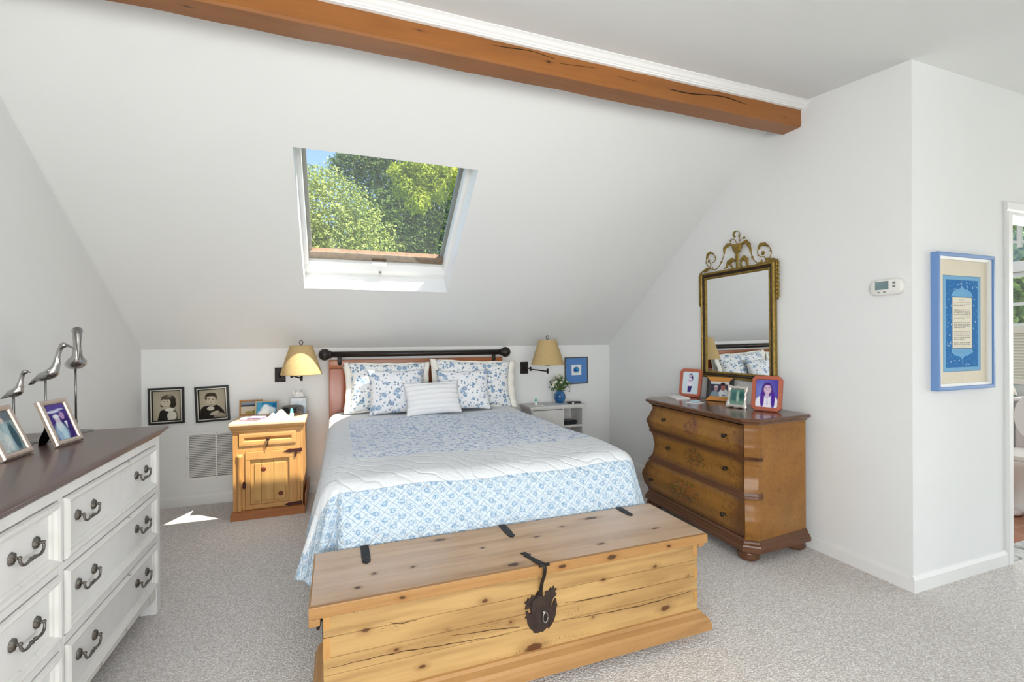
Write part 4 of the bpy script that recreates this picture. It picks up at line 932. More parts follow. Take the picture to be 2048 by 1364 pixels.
def drawer_pull():
    bm = BM()
    for s_ in (-1, 1):
        n = 26; c = V((s_*.055, -.002, .0)); rim = []
        P = []
        for k in range(4):
            rr = (.002, .007, .013, .016)[k]; P.append([])
            for i in range(n+1):
                a = 2*PI*i/n; rib = 1+(.10*math.cos(a*9) if k > 1 else 0); P[-1].append(V((c.x+rr*rib*math.cos(a)*1.0, -.002-(.009, .0075, .005, .0)[k]*(1+.15*math.cos(a*9)), c.z+rr*rib*math.sin(a)*1.1)))
        grid_surf(bm, P)
        sweep(bm, [V((s_*.055, -.004, 0)), V((s_*.055, -.013, .0)), V((s_*.055, -.018, .0))], [.005, .004, .0045], 8); ball(bm, (s_*.055, -.019, 0), .0055)
    pts = smooth_path([V((a_*.001, -.019-.003*b_/30, -b_*.001)) for a_, b_ in ((-55, 0), (-55, 10), (-48, 22), (-32, 27), (-14, 24), (0, 23), (14, 24), (32, 27), (48, 22), (55, 10), (55, 0))], 4)
    sweep(bm, pts, [.0032+.0012*math.sin(PI*i/(len(pts)-1))+(.002 if abs(i-len(pts)//2) in (2, 3) else 0) for i in range(len(pts))], 8); return bm
pull_me = None
ROWS = [(.606, .812), (.372, .582), (.135, .345)]
for c0, c1 in ((YM+.012, DY1-.05), (DY0+.05, YM-.012)):
    for z0_, z1_ in ROWS:
        w_, h_ = c1-c0-.008, z1_-z0_-.008
        bm = BM(); frame(bm, w_, h_, [(0, .024), (0, .0), (.004, -.008), (.012, -.012), (.020, -.008), (.024, .0), (.030, .003), (.034, .010), (.034, .024)])
        d = obj('drawer', bm, DM, DR, None, Q(DX, (c0+c1)/2, z0_+.004), (0, 0, PI/2))
        bm = BM(); bx(bm, (-w_/2+.033, .0085, .033), (w_/2-.033, .02, h_-.033)); obj('drawer_panel', bm, DW, d)
        for s_ in (-1, 1):
            if pull_me is None: o = obj('drawer_pull', drawer_pull(), W['bronze'], d); pull_me = o.data
            else: o = bpy.data.objects.new('drawer_pull', pull_me); COL.objects.link(o); o.parent = d
            o.location = (s_*.245, .0085, h_*.56)

# ---- birds on the dresser
ZD = .885
def bird(name, label, x, y, rot, rod_h, body, radii, beak, brad, k=1., base_r=.075):
    t = thing(name, label, 'bird figurine', (x, y, ZD), rot, 'pewter birds on the white dresser')
    bm = BM(); lathe(bm, [(base_r, 0), (base_r, .002), (base_r*.8, .0045), (.012, .006)], (0, 0, 0), 32); obj('base', bm, W['pewter'], t)
    bm = BM(); sweep(bm, [V((0, 0, .005)), V((0, 0, .06))], .0062, 10); sweep(bm, [V((0, 0, .06)), V((0, 0, rod_h+.015))], .004, 10); obj('rod', bm, W['pewter'], t)
    pts = smooth_path([V((p[0], 0, rod_h+p[1]))*1 for p in body], 6); n = len(pts); m_ = len(radii)-1; rr = []
    for i in range(n):
        f = i/(n-1)*m_; a = int(min(f, m_-1)); q = f-a; q = q*q*(3-2*q); rr.append(tuple(radii[a][j]*(1-q)+radii[a+1][j]*q for j in (0, 1)))
    bm = BM(); sweep(bm, pts, rr, 18, 0, V((0, 0, 1))); obj('body', bm, W['chrome'], t)
    bp = smooth_path([V((p[0], 0, rod_h+p[1])) for p in beak], 5); n = len(bp)
    bm = BM(); sweep(bm, bp, [(brad*(1-i/(n-1))**.7+.0006, brad*.8*(1-i/(n-1))**.7+.0006) for i in range(n)], 10); obj('beak', bm, W['pewter'], t)
    for s_ in (-1, 1):
        P = []
        for i in range(13):
            f = i/12; j0 = int(f*.50*(len(pts)-1)); p = pts[j0]; w_ = math.sin(PI*min(1, f*.9+.1))**.8
            ra, rb = rr[j0]; off = s_*(ra*.96+.0015)
            P.append([V((p.x+.01, off*.55, p.z+rb*.75)), V((p.x, off*.98, p.z+rb*.25*w_)), V((p.x-.005, off*.9, p.z-rb*.42*w_))])
        bm = BM(); grid_surf(bm, P); o = obj('wing', bm, W['chrome'], t); o.modifiers.new('t', 'SOLIDIFY').thickness = .003
    hx_, hz_ = body[-1]; bm = BM(); ball(bm, (hx_, 0, rod_h+hz_), radii[-1][0]*1.06, (1.15, 1, .95), 16); obj('head', bm, W['chrome'], t)
    bm = BM()
    for s_ in (-1, 1): ball(bm, (hx_-.004, s_*radii[-1][0]*.85, rod_h+hz_+.002), .0028*k)
    obj('eyes', bm, W['bronze'], t); return t
bird('bird_figurine', 'middle pewter wading bird with curved neck and drooping beak', -1.165, 2.564, R(-20), .25,
     [(-.066, -.014), (-.04, .006), (-.008, .02), (.026, .034), (.045, .068), (.053, .105), (.065, .14), (.078, .153)],
     [(.002, .002), (.014, .009), (.022, .019), (.024, .022), (.014, .014), (.009, .009), (.009, .009), (.0115, .010)], [(.076, .153), (.095, .151), (.112, .144), (.127, .131)], .0075, 1., .062)
bird('bird_figurine', 'smallest pewter bird with a short straight beak, leftmost on the dresser', -1.214, 2.453, R(-20), .2,
     [(-.046, -.008), (-.028, .002), (-.006, .012), (.014, .02), (.024, .042), (.031, .068), (.038, .09), (.046, .098)],
     [(.002, .002), (.011, .008), (.019, .015), (.020, .018), (.011, .011), (.0075, .0075), (.0075, .0075), (.009, .0075)], [(.046, .099), (.057, .099), (.07, .094)], .005, .7, .055)
bird('bird_figurine', 'tall pewter pelican facing the room, tallest bird on the dresser', -1.137, 2.742, R(-60), .302,
     [(-.105, .02), (-.07, .012), (-.02, .012), (.03, .022), (.05, .06), (.046, .11), (.04, .145), (.052, .165)],
     [(.004, .003), (.025, .014), (.036, .026), (.036, .028), (.018, .018), (.014, .014), (.0145, .0145), (.019, .013)], [(.058, .172), (.074, .15), (.08, .095), (.080, .03)], .0165, 1.1, .062)

def easel_frame(name, label, loc, yaw, lean, w, h, prof, mat, canvas, inset, y, leg=True, cut=0., group=None, mats=None, legmat=None):
    t = thing(name, label, 'photo frame', loc, 0, group); t.rotation_euler = (R(-lean), 0, yaw); t.location.z += .014*math.sin(R(lean))+.0003
    bm = BM(); frame(bm, w, h, prof, 0, mats, cut); obj('frame', bm, mat, t)
    if canvas: canvas.build('print', t, None, inset, y)
    bm = BM(); bx(bm, (-w/2+.008, .010, .008), (w/2-.008, .014, h-.008)); obj('backing', bm, W['blackv'], t)
    if leg:
        c, s_ = math.cos(R(lean)), math.sin(R(lean)); ha = h*.62; yb = .5*h; zb = (yb-.014)*s_/c
        bm = BM(); pl = [(-.022, ha), (.022, ha), (.03, ha*.3), (.018, 0), (-.018, 0), (-.03, ha*.3)]
        prism(bm, pl, lambda a, b, q: V((a, .0145+(1-b/ha)*(yb-.0145)+q, zb+(ha-zb)*b/ha)), 0, .004); obj('easel_leg', bm, legmat or W['blackv'], t)
    return t
def couple(w, h):
    c = Canvas(w, h, 44, '4a3a86'); c.rect(0, .8, 1, 1, '5b4c96'); c.ell(.35, .80, .3, .05, 'd9dcec', .6); c.ell(.7, .84, .2, .03, 'c9cce2', .6)
    c.ell(.75, .35, .27, .5, '3a2a70', .2); c.ell(.7, .66, .11, .15, 'b08fb8', .3); c.poly([(.68, .5), (.84, .5), (.75, .3)], 'e4e4f2'); c.ell(.4, .2, .3, .38, '9fbcd4', .4); c.ell(.42, .38, .16, .25, 'd5dfe8', .4); c.ell(.42, .58, .12, .15, 'd2c2d4', .3); c.ell(.40, .66, .14, .08, 'ece8ee', .5); c.ell(.5, .12, .12, .3, 'b9d6e2', .5); c.noise(.15); return c
def group_pic(w, h):
    c = Canvas(w, h, 44, '8fa4a8'); c.rect(0, .75, 1, 1, '6f7880'); c.ell(.2, .35, .2, .6, 'c2cdcc', .4); c.ell(.55, .4, .16, .55, 'a9c2c8', .4); c.ell(.8, .35, .14, .5, '3f5a66', .4); c.ell(.3, .76, .09, .1, 'dcd2ca', .4); c.ell(.55, .78, .08, .1, 'd8c9bf', .4); c.ell(.1, .7, .09, .1, 'cfc5bf', .4); c.ell(.45, .25, .12, .3, 'd5dcda', .5); c.noise(.3); return c
SPR = [(0, .012), (0, .002), (.003, -.004), (.010, -.006), (.018, -.004), (.0205, .001), (.0205, .012)]
easel_frame('photo_frame', 'silver framed photo of a couple on the dresser, black easel back showing', (-1.022, 2.425, ZD), math.atan2(.985, .17), 21, .145, .19, SPR, W['silver'], couple(.106, .151), .0195, .004, True, 0, 'silver photo frames on the white dresser')
easel_frame('photo_frame', 'silver framed group photo on the dresser, cut by the left edge of the picture', (-1.078, 2.21, ZD), math.atan2(.998, .05), 22, .15, .195, SPR, W['silver'], group_pic(.111, .156), .0195, .004, True, 0, 'silver photo frames on the white dresser')

# ================================================================== BOMBE CHEST (right)
BO = thing('bombe_chest', 'brown bombe chest of three drawers painted with flowers against the right wall', 'chest of drawers', (2.225, 2.10, 0))
def bb(z):
    k = [(.10, .008), (.14, .02), (.19, .05), (.25, .066), (.33, .036), (.378, .0), (.42, -.018), (.48, -.03), (.54, -.02), (.595, .0), (.62, .014), (.67, .032), (.72, .004), (.765, -.018), (.80, -.004), (.82, 0)]
    if z <= k[0][0]: return k[0][1]
    for (a, p), (b, q) in zip(k, k[1:]):
        if z <= b: t = (z-a)/(b-a); t = t*t*(3-2*t); return p+(q-p)*t
    return 0
def plan(z, e=0.):
    b = bb(z)+e
    o = V((2.225, 2.10, 0)); P = dict(FR=(2.225-.7*b, 2.10-.7*b), R1=(2.279-.68*b, 2.052-.61*b), BR=(2.69, 2.075), BL=(2.73, 3.10), L1=(2.345-.5*b, 3.105+.6*b), FL=(2.275-.72*b, 3.045+.7*b))
    return {k: V((p[0], p[1], z))-o for k, p in P.items()}
def ruled(bm, k0, k1, z0, z1, nz=14, nu=2, e=0., a0=0., a1=1., mat=0):
    P = []
    for i in range(nz+1):
        z = z0+(z1-z0)*i/nz; p = plan(z, e); P.append([p[k0].lerp(p[k1], a0+(a1-a0)*j/nu) for j in range(nu+1)])
    return grid_surf(bm, P, mat)
BDK = wood('bombe_dark_wood', '6a4328', '40240f', 1, .9, .32, .7, coat=.15); BSD = mat_bombe('bombe_side_panel', 'a8742f', '6e431a'); BPOST = mat_bombe('bombe_post', '9a6a30', '5e3a1a')
BTOP = wood('bombe_top_wood', '6a452f', '452918', 1, .8, .25, .6, coat=.4)
KN = M('dark_knob_bronze', '40362a', .4, .7)
for (z0_, z1_, fl, kz) in ((.607, .787, (.46, .085, '6b3a30', '7c4a3c'), .705), (.395, .583, (.46, .13, '7a4a22', '55461f'), .497), (.14, .365, (.50, .19, '8a4a1c', '57501f'), .238)):
    bm = BM(); vs = ruled(bm, 'FR', 'FL', z0_, z1_, 18, 10, 0, .006, .994)
    ext = bmesh.ops.extrude_face_region(bm, geom=bm.faces[:]); 
    for v in [g for g in ext['geom'] if isinstance(g, bmesh.types.BMVert)]: v.co.x += .02
    d = obj('drawer', bm, mat_bombe('bombe_drawer_paint', 'a3722f', '54301a', fl, .95, (z0_+z1_)/2, (z1_-z0_)/2), BO, 40)
    for yk in (.145, .745 if z0_ > .2 else .82):
        p = plan(kz); f = yk/.945; c = p['FR'].lerp(p['FL'], f); q = Matrix.Rotation(-PI/2, 4, 'Y'); q.translation = c
        bm = BM(); lathe(bm, [(.010, -.004), (.010, .003), (.006, .006), (.006, .014), (.013, .019), (.014, .025), (.008, .030)], (0, 0, 0), 16, 0, q); obj('knob', bm, KN, d)
for nm, a, b in (('corner_post', 'R1', 'FR'), ('corner_post', 'FL', 'L1')):
    bm = BM(); ruled(bm, a, b, .13, .80, 44, 2)
    ext = bmesh.ops.extrude_face_region(bm, geom=bm.faces[:])
    for v in [g for g in ext['geom'] if isinstance(g, bmesh.types.BMVert)]: v.co.x += .03
    obj(nm, bm, BPOST, BO, 40)
for nm, a, b in (('side_panel', 'BR', 'R1'), ('side_panel', 'L1', 'BL')):
    bm = BM(); ruled(bm, a, b, .12, .80, 44, 4); obj(nm, bm, BSD, BO, 40)
bm = BM(); ruled(bm, 'BL', 'BR', .12, .80, 2, 2); obj('back_panel', bm, BDK, BO)
for z0_, z1_ in ((.583, .607), (.365, .395)):
    bm = BM()
    for (e, a, b) in ((.012, z0_, (z0_*.55+z1_*.45)), (.004, (z0_*.55+z1_*.45), z1_)):
        for k0, k1 in (('R1', 'FR'), ('FR', 'FL'), ('FL', 'L1')):
            lo, hi = plan(a, e), plan(b, e); q = [lo[k0], lo[k1], hi[k1], hi[k0]]; off = V((.04, 0, 0))
            A = [bm.verts.new(p) for p in q]; B = [bm.verts.new(p+off) for p in q]; bm.faces.new(A); bm.faces.new(B[::-1])
            for i in range(4): bm.faces.new((A[i], B[i], B[(i+1) % 4], A[(i+1) % 4]))
    obj('drawer_rail', bm, BDK, BO)
ORD = ['FR', 'R1', 'BR', 'BL', 'L1', 'FL']
def ring_solid(bm, prof, zref=.1):
    loops = []
    for o_, z in prof:
        p = plan(zref); c = (p['FR']+p['BL'])/2
        loop = []
        for k in ORD:
            v = p[k].copy(); dx = -1 if k in ('FR', 'FL') else (-.4 if k in ('R1', 'L1') else 0.); dy = {'FR': -.4, 'R1': -1, 'BR': -1, 'BL': 1, 'L1': 1, 'FL': .4}[k]
            loop.append(bm.verts.new((v.x+o_*dx, v.y+o_*dy, z)))
        loops.append(loop)
    for A, B in zip(loops, loops[1:]):
        for i in range(6): bm.faces.new((A[i], A[(i+1) % 6], B[(i+1) % 6], B[i]))
    bm.faces.new(loops[0][::-1]); bm.faces.new(loops[-1])
bm = BM(); ring_solid(bm, [(.02, .062), (.034, .066), (.034, .088), (.028, .094), (.026, .102), (.014, .110), (.012, .120), (.002, .132), (-.01, .134)]); obj('base_moulding', bm, BDK, BO)
bm = BM(); ring_solid(bm, [(-.005, .795), (.008, .797), (.012, .806), (.024, .811), (.034, .818), (.036, .826), (.030, .834), (.022, .8355), (-.02, .8355)], .82); obj('top', bm, BTOP, BO)
for x, y in ((2.27, 2.115), (2.655, 2.125), (2.30, 3.03), (2.69, 3.05)):
    bm = BM(); lathe(bm, [(.045, 0), (.058, .01), (.062, .024), (.055, .034), (.059, .04), (.05, .052), (.04, .064)], (x-2.225, y-2.10, 0), 24); obj('foot', bm, BDK, BO)

# ---- things on the bombe chest
ZB = .8357
COR = M('coral_lacquer', 'b5624a', .45, 0, .4, (25, .05), .08)
CPR = [(0, .014), (0, .002), (.003, -.003), (.022, -.005), (.025, .0), (.025, .014)]
def girl_full(w, h):
    c = Canvas(w, h, 50, 'd8e6ee'); c.grad('c3d8e2', lambda X, Y: .5*(1-Y)); c.ell(.5, .82, .1, .14, '3a2566', .3); c.ell(.54, .7, .12, .2, '3f2a6c', .3); c.ell(.49, .81, .06, .08, 'cdb9d8', .3); c.ell(.48, .56, .15, .24, 'e2d9ea', .25); c.ell(.5, .6, .14, .03, 'a08fc0', .5); c.poly([(.36, .36), (.62, .36), (.55, .08), (.36, .08)], '41327c'); c.ell(.46, .42, .14, .1, 'efe9f2', .3); c.ell(.46, .05, .14, .03, 'd9d2e4', .5); return c
def girl_portrait(w, h):
    c = Canvas(w, h, 56, '5a4fae'); c.grad('7f8fd8', lambda X, Y: 1-1.6*np.hypot(X-.3, Y-.55)); c.ell(.52, .12, .55, .45, 'eeebf6', .15); c.ell(.52, .62, .25, .36, '4a2a7e', .25); c.ell(.30, .30, .09, .42, '5a2f9a', .3); c.ell(.78, .28, .09, .42, '54309a', .3); c.ell(.52, .42, .09, .16, 'd9c0dc', .3); c.ell(.53, .64, .165, .235, 'd6b6cf', .2); c.ell(.53, .84, .15, .06, '4a2a7e', .5)
    for x in (.46, .60): c.ell(x, .67, .03, .014, '3a2350', .5); c.ell(x, .71, .04, .01, '4b3060', .6)
    c.ell(.53, .60, .02, .03, 'b78fb4', .6); c.ell(.53, .545, .06, .02, 'f2e6f0', .4); c.ell(.53, .53, .065, .012, 'a8557f', .6); c.poly([(.50, .3), (.54, .3), (.56, .1), (.52, .08)], '8a78c0', .6); return c
def two_people(w, h):
    c = Canvas(w, h, 44, '3f3f50'); c.rect(0, .82, 1, 1, 'dfe3e4'); c.ell(.72, .15, .28, .33, 'd3dadd', .2); c.ell(.25, .05, .24, .3, '8496a4', .3); c.ell(.68, .62, .12, .2, 'a06a64', .3); c.ell(.66, .82, .13, .09, '3a2530', .4); c.ell(.3, .52, .1, .15, 'a98a8e', .3); c.ell(.3, .66, .1, .05, 'c9c4c8', .5); c.ell(.72, .12, .1, .03, '4a4a58', .6); c.noise(.15); return c
def tree_pic(w, h):
    c = Canvas(w, h, 30, '5a8078'); c.noise(.5); c.ell(.3, .5, .2, .4, '3f6a66', .6); c.ell(.55, .5, .1, .4, 'a8c0b0', .7); c.ell(.8, .6, .2, .3, '2f5a58', .7); c.rect(0, 0, 1, .2, '86a090', .5); return c
easel_frame('photo_frame', 'coral framed photo of a standing girl, left end of the bombe chest', (2.605, 2.995, ZB), math.atan2(-.917, .40), 11, .178, .225, CPR, COR, girl_full(.13, .177), .024, .002, True, .022, 'coral photo frames on the bombe chest')
easel_frame('photo_frame', 'coral framed portrait of a long haired girl, right end of the bombe chest', (2.535, 2.225, ZB), math.atan2(-.90, .44), 11, .178, .225, CPR, COR, girl_portrait(.13, .177), .024, .002, True, .022, 'coral photo frames on the bombe chest')
OAK = wood('light_oak_strip', 'c8873c', '96601f', 0, 1.5, .4, .5)
t = thing('photo_frame', 'black photo frame with oak strips top and bottom below the mirror', 'photo frame', (2.635, 2.718, ZB+.003), 0); t.rotation_euler = (R(-12), 0, math.atan2(-.90, .44))
bm = BM(); frame(bm, .19, .175, [(0, .014), (0, .0), (.005, -.003), (.02, -.003), (.028, .002), (.028, .014)]); bx(bm, (-.09, .009, .006), (.09, .0135, .17)); obj('frame', bm, W['black'], t)
for z0_, z1_, sg in ((0, .032, 1), (.143, .175, -1)):
    bm = BM(); pl = [(-.094, z0_), (.094, z0_), (.066, z1_), (-.066, z1_)] if sg > 0 else [(-.066, z0_), (.066, z0_), (.094, z1_), (-.094, z1_)]
    prism(bm, pl, lambda a, b, q: V((a, q, b)), -.0075, -.0036); obj('oak_strip', bm, OAK, t)
two_people(.134, .119).build('print', t, None, .028, .002)
t = thing('photo_frame', 'tiny silver frame with wavy edge beside the black and oak frame', 'photo frame', (2.475, 2.405, ZB+.0025), 0); t.rotation_euler = (R(-14), R(2), math.atan2(-.90, .44))
bm = BM(); n = 48
def wav(a, r): return None
P = []
for (k, y_) in ((1.0, .010), (1.0, -.001), (.93, -.005), (.8, -.006), (.70, .0), (.70, .010)):
    row = []
    for i in range(n+1):
        a = 2*PI*i/n; ca, sa = math.cos(a), math.sin(a); q = max(abs(ca)/.062, abs(sa)/.073); r = 1/q
        wv = 1+(.055*math.cos(8*a)+.03*math.cos(4*a+PI) if k > .75 else 0); row.append(V((ca*r*k*wv, y_, .075+sa*r*k*wv)))
    P.append(row)
grid_surf(bm, P); bx(bm, (-.045, .006, .02), (.045, .009, .13)); obj('frame', bm, M('frosted_silver', 'cfc9c2', .4, .5), t, 40)
tree_pic(.088, .104).build('print', t, None, .023, .003)
bm = BM(); bx(bm, (-.022, .01, .004), (.022, .013, .11), .002, 1, 0, Matrix.Translation(V((0, .0, 0))) @ Matrix.Rotation(R(-24), 4, 'X') @ Matrix.Translation(V((0, .03, .004)))); obj('easel_leg', bm, W['blackv'], t)
bm = BM(); bx(bm, (-.085, -.055, 0), (.085, .055, .006), .001); bx(bm, (-.07, -.05, .0062), (.085, .05, .012), .001, 2, 0, Matrix.Rotation(R(6), 4, 'Z'))
s = obj('envelope_stack', bm, M('envelope_white', 'efefef', .7), None, None, (2.50, 2.985, ZB), (0, 0, R(70))); tag(s, 'small stack of white envelopes at the far left of the bombe chest', 'envelopes')
s = thing('dish', 'small glass dish on a white coaster between envelopes and frames', 'dish', (2.42, 2.72, ZB), R(20))
bm = BM(); bx(bm, (-.05, -.05, 0), (.05, .05, .004), .001); obj('coaster', bm, W['white'], s)
bm = BM(); lathe(bm, [(.02, .004), (.032, .006), (.036, .016), (.034, .016), (.028, .008), (.001, .008)], (0, 0, 0), 24); obj('bowl', bm, M('pale_blue_glass', 'b9d3df', .1, 0, .6), s)

# ================================================================== GILT MIRROR
MI = thing('mirror', 'gilt framed wall mirror with a carved urn crest above the bombe chest', 'mirror', (XR-.006, 2.647, .996), -PI/2); MI.rotation_euler = (R(.45), 0, -PI/2)
MW, MH = .672, .816
bm = BM(); frame(bm, MW, MH, [(0, -.001), (0, -.022), (.006, -.030), (.014, -.030), (.018, -.024), (.018, -.001)]); obj('outer_moulding', bm, W['gold'], MI)
bm = BM(); frame(bm, MW, MH, [(.018, -.001), (.018, -.023), (.024, -.026), (.034, -.020), (.036, -.001)]); obj('dark_moulding', bm, M('dark_rubbed_moulding', '33231c', .35, .2, .5, (80, .2), .4), MI)
bm = BM(); frame(bm, MW, MH, [(.036, -.001), (.036, -.019), (.042, -.021), (.05, -.016), (.052, -.010), (.052, -.001)]); obj('inner_moulding', bm, W['gold'], MI)
bm = BM(); bx(bm, (-MW/2+.045, -.010, .045), (MW/2-.045, -.004, MH-.045)); t = NT('mirror_silver', .0, 1.); t.base((.93, .95, .95)); obj('mirror_glass', bm, t.m, MI)
def cr(X_, Y_):                                     # carving drawn in the plane of the frame
    p = atX(1400+X_/9.094, 450+Y_/9.094, XR-.022); return V((-(p.y-2.647), -.020, p.z-.996))
def carve(name, pts, rad, k=5): bm = BM(); sp_ = smooth_path([cr(*p) for p in pts], k); sweep(bm, sp_, [rad*(1-.35*abs(2*i/(len(sp_)-1)-1)) for i in range(len(sp_))], 8); return bm
def leaf(bm, pts, wid, k=5):
    sp_ = smooth_path([cr(*p) for p in pts], k); n = len(sp_)
    P = []
    for i, p in enumerate(sp_):
        t_ = (sp_[min(i+1, n-1)]-sp_[max(i-1, 0)]).normalized(); nn = V((-t_.z, 0, t_.x)); f = i/(n-1)
        w_ = wid*math.sin(PI*min(1, .12+f*.88))**.7*(1+.22*math.sin(f*22)); P.append([p+nn*w_, p+nn*w_*.5+V((0, -.006, 0)), p+V((0, -.003, 0)), p-nn*w_*.5+V((0, -.006, 0)), p-nn*w_])
    grid_surf(bm, P); P2 = [[q+V((0, .006, 0)) for q in row][::-1] for row in P]; grid_surf(bm, P2)
def flower(bm, c, r):
    p = cr(*c); ball(bm, p+V((0, -.006, 0)), r*.38)
    for k in range(6): a = k*PI/3; ball(bm, p+V((math.cos(a)*r*.65, -.002, math.sin(a)*r*.65)), r*.36, (1, .6, 1), 10)
u0, u1 = cr(600, 352), cr(790, 345); uc = (u0+u1)/2; ur = (u1-u0).length/2; zb_ = cr(700, 795).z
bm = BM(); H_ = uc.z-zb_
lathe(bm, [(ur*.30, 0), (ur*.26, H_*.10), (ur*.20, H_*.3), (ur*.26, H_*.42), (ur*.42, H_*.5), (ur*.3, H_*.56), (ur*.34, H_*.62), (ur*.55, H_*.68), (ur*.85, H_*.8), (ur*.98, H_*.93), (ur*1.06, H_*.95), (ur*1.06, H_), (ur*.8, H_)], (uc.x, 0, zb_), 24)
for v in bm.verts: v.co.y = v.co.y*.45-.018
obj('urn', bm, W['gold'], MI)
bm = carve('a', [(600, 355), (520, 370), (465, 430), (465, 520), (440, 600), (410, 680), (345, 780), (285, 815), (245, 790), (255, 765)], .0035); leaf(bm, [(590, 352), (520, 370), (465, 430), (462, 520)], .014); ball(bm, cr(410, 678), .008); obj('left_swag', bm, W['gold'], MI)
bm = carve('a', [(780, 350), (840, 302), (905, 350), (940, 450), (975, 590), (1015, 650), (1065, 692), (1130, 705), (1162, 655), (1130, 625)], .0035); leaf(bm, [(790, 340), (850, 305), (910, 370), (950, 500)], .014); leaf(bm, [(1080, 690), (1125, 700), (1150, 640)], .010); ball(bm, cr(975, 588), .0085); obj('right_swag', bm, W['gold'], MI)
bm = carve('a', [(105, 850), (180, 800), (218, 730), (200, 690)], .004); sweep(bm, smooth_path([cr(*p) for p in [(230, 690), (285, 665), (305, 600), (270, 535), (210, 510), (155, 550), (135, 640), (150, 720), (215, 800), (290, 810)]], 5), .0032, 8); leaf(bm, [(145, 620), (160, 540), (205, 505), (265, 530)], .011); leaf(bm, [(85, 850), (130, 820), (190, 790)], .014); flower(bm, (188, 658), .014); ball(bm, cr(303, 600), .006); ball(bm, cr(130, 690), .006); obj('left_scroll', bm, W['gold'], MI)
bm = carve('a', [(1195, 570), (1235, 640), (1320, 672), (1420, 645)], .004); sweep(bm, smooth_path([cr(*p) for p in [(1200, 580), (1120, 575), (1072, 520), (1075, 440), (1120, 370), (1200, 352), (1275, 395), (1318, 470), (1310, 550), (1280, 610)]], 5), .0032, 8); leaf(bm, [(1085, 440), (1115, 365), (1195, 350), (1275, 400)], .012); leaf(bm, [(1225, 610), (1270, 660), (1340, 660), (1420, 640)], .015); flower(bm, (1172, 510), .016); ball(bm, cr(1308, 466), .007); ball(bm, cr(1078, 550), .006); ball(bm, cr(1140, 690), .007); sweep(bm, smooth_path([cr(*p) for p in [(1160, 690), (1210, 675), (1260, 650)]], 4), .003, 6); obj('right_scroll', bm, W['gold'], MI)
bm = carve('a', [(665, 240), (632, 185), (650, 128), (700, 110), (742, 140), (752, 180)], .003); leaf(bm, [(660, 230), (632, 185), (650, 130), (690, 112)], .006)
for st, fl in (([(735, 320), (738, 260), (740, 205)], (740, 200)), ([(750, 300), (775, 240), (825, 235)], (830, 235)), ([(685, 330), (660, 272), (610, 255), (590, 285)], (585, 287))):
    sweep(bm, smooth_path([cr(*p) for p in st], 4), .0025, 6); flower(bm, fl, .0105)
obj('flower_spray', bm, W['gold'], MI)
bm = BM(); leaf(bm, [(670, 650), (600, 640), (530, 690), (500, 790)], .016); leaf(bm, [(600, 660), (575, 720), (620, 790)], .006); ball(bm, cr(470, 790), .006); obj('left_acanthus', bm, W['gold'], MI)
bm = BM(); leaf(bm, [(755, 650), (810, 600), (865, 640), (885, 745)], .016); leaf(bm, [(770, 660), (760, 740), (800, 760)], .006); ball(bm, cr(920, 740), .006); obj('right_acanthus', bm, W['gold'], MI)
for s_, z0_ in ((1, MH), (-1, MH)):
    bm = BM(); x = s_*(MW/2+.018)
    for k in range(9):
        z = z0_-.02-k*.027; ball(bm, (x-.006, -.012, z), .011, (.6, .6, 1.25), 8); ball(bm, (x+.006, -.012, z+.006), .010, (.6, .6, 1.25), 8)
    sweep(bm, [V((x, -.012, z0_+.01)), V((x, -.012, z0_-.26))], .004, 6); sweep(bm, smooth_path([V((s_*(MW/2-.05), -.018, z0_+.012)), V((s_*(MW/2-.01), -.016, z0_+.016)), V((x, -.012, z0_-.01))], 4), .006, 6); obj('husk_drop', bm, W['gold'], MI)

# ================================================================== WALL THINGS
TH = thing('thermostat', 'white oval thermostat on the right wall beside the partition corner', 'thermostat', (XR, 1.643, 1.524), -PI/2)
bm = BM(); pl = []
for cx, cz, a0 in ((.045, .05, 0), (-.045, .05, 90), (-.045, .034, 180), (.045, .034, 270)):
    for k in range(7): a = R(a0+15*k); pl.append((cx+.036*math.cos(a), cz+.034*math.sin(a)))
loops = [[bm.verts.new((a*k, y, .042+(b-.042)*k)) for a, b in pl] for k, y in ((.97, .003), (1, -.004), (1, -.018), (.95, -.025), (.86, -.028))]
for A, B in zip(loops, loops[1:]):
    for i in range(len(pl)): bm.faces.new((A[i], A[(i+1) % len(pl)], B[(i+1) % len(pl)], B[i]))
bm.faces.new(loops[-1]); bm.faces.new(loops[0][::-1]); obj('case', bm, M('ivory_plastic', 'eeede8', .35), TH, 50)
bm = BM(); bx(bm, (-.050, -.0292, .030), (.016, -.0275, .074), .001); t = NT('lcd_screen', .06, 0, .7); t.base(lin('6f8a8c')); obj('screen', bm, t.m, TH)
for x, z, w_, h_ in ((.042, .062, .014, .011), (.042, .042, .014, .011), (-.032, .016, .012, .007), (-.004, .016, .012, .007)):
    bm = BM(); bx(bm, (x-w_/2, -.0305, z-h_/2), (x+w_/2, -.027, z+h_/2), .003); obj('button', bm, M('grey_button', '8c8c8a', .5), TH)
bm = BM(); frame(bm, .1, .055, [(0, 0), (0, -.001), (.001, -.001), (.001, 0)]) if 0 else None
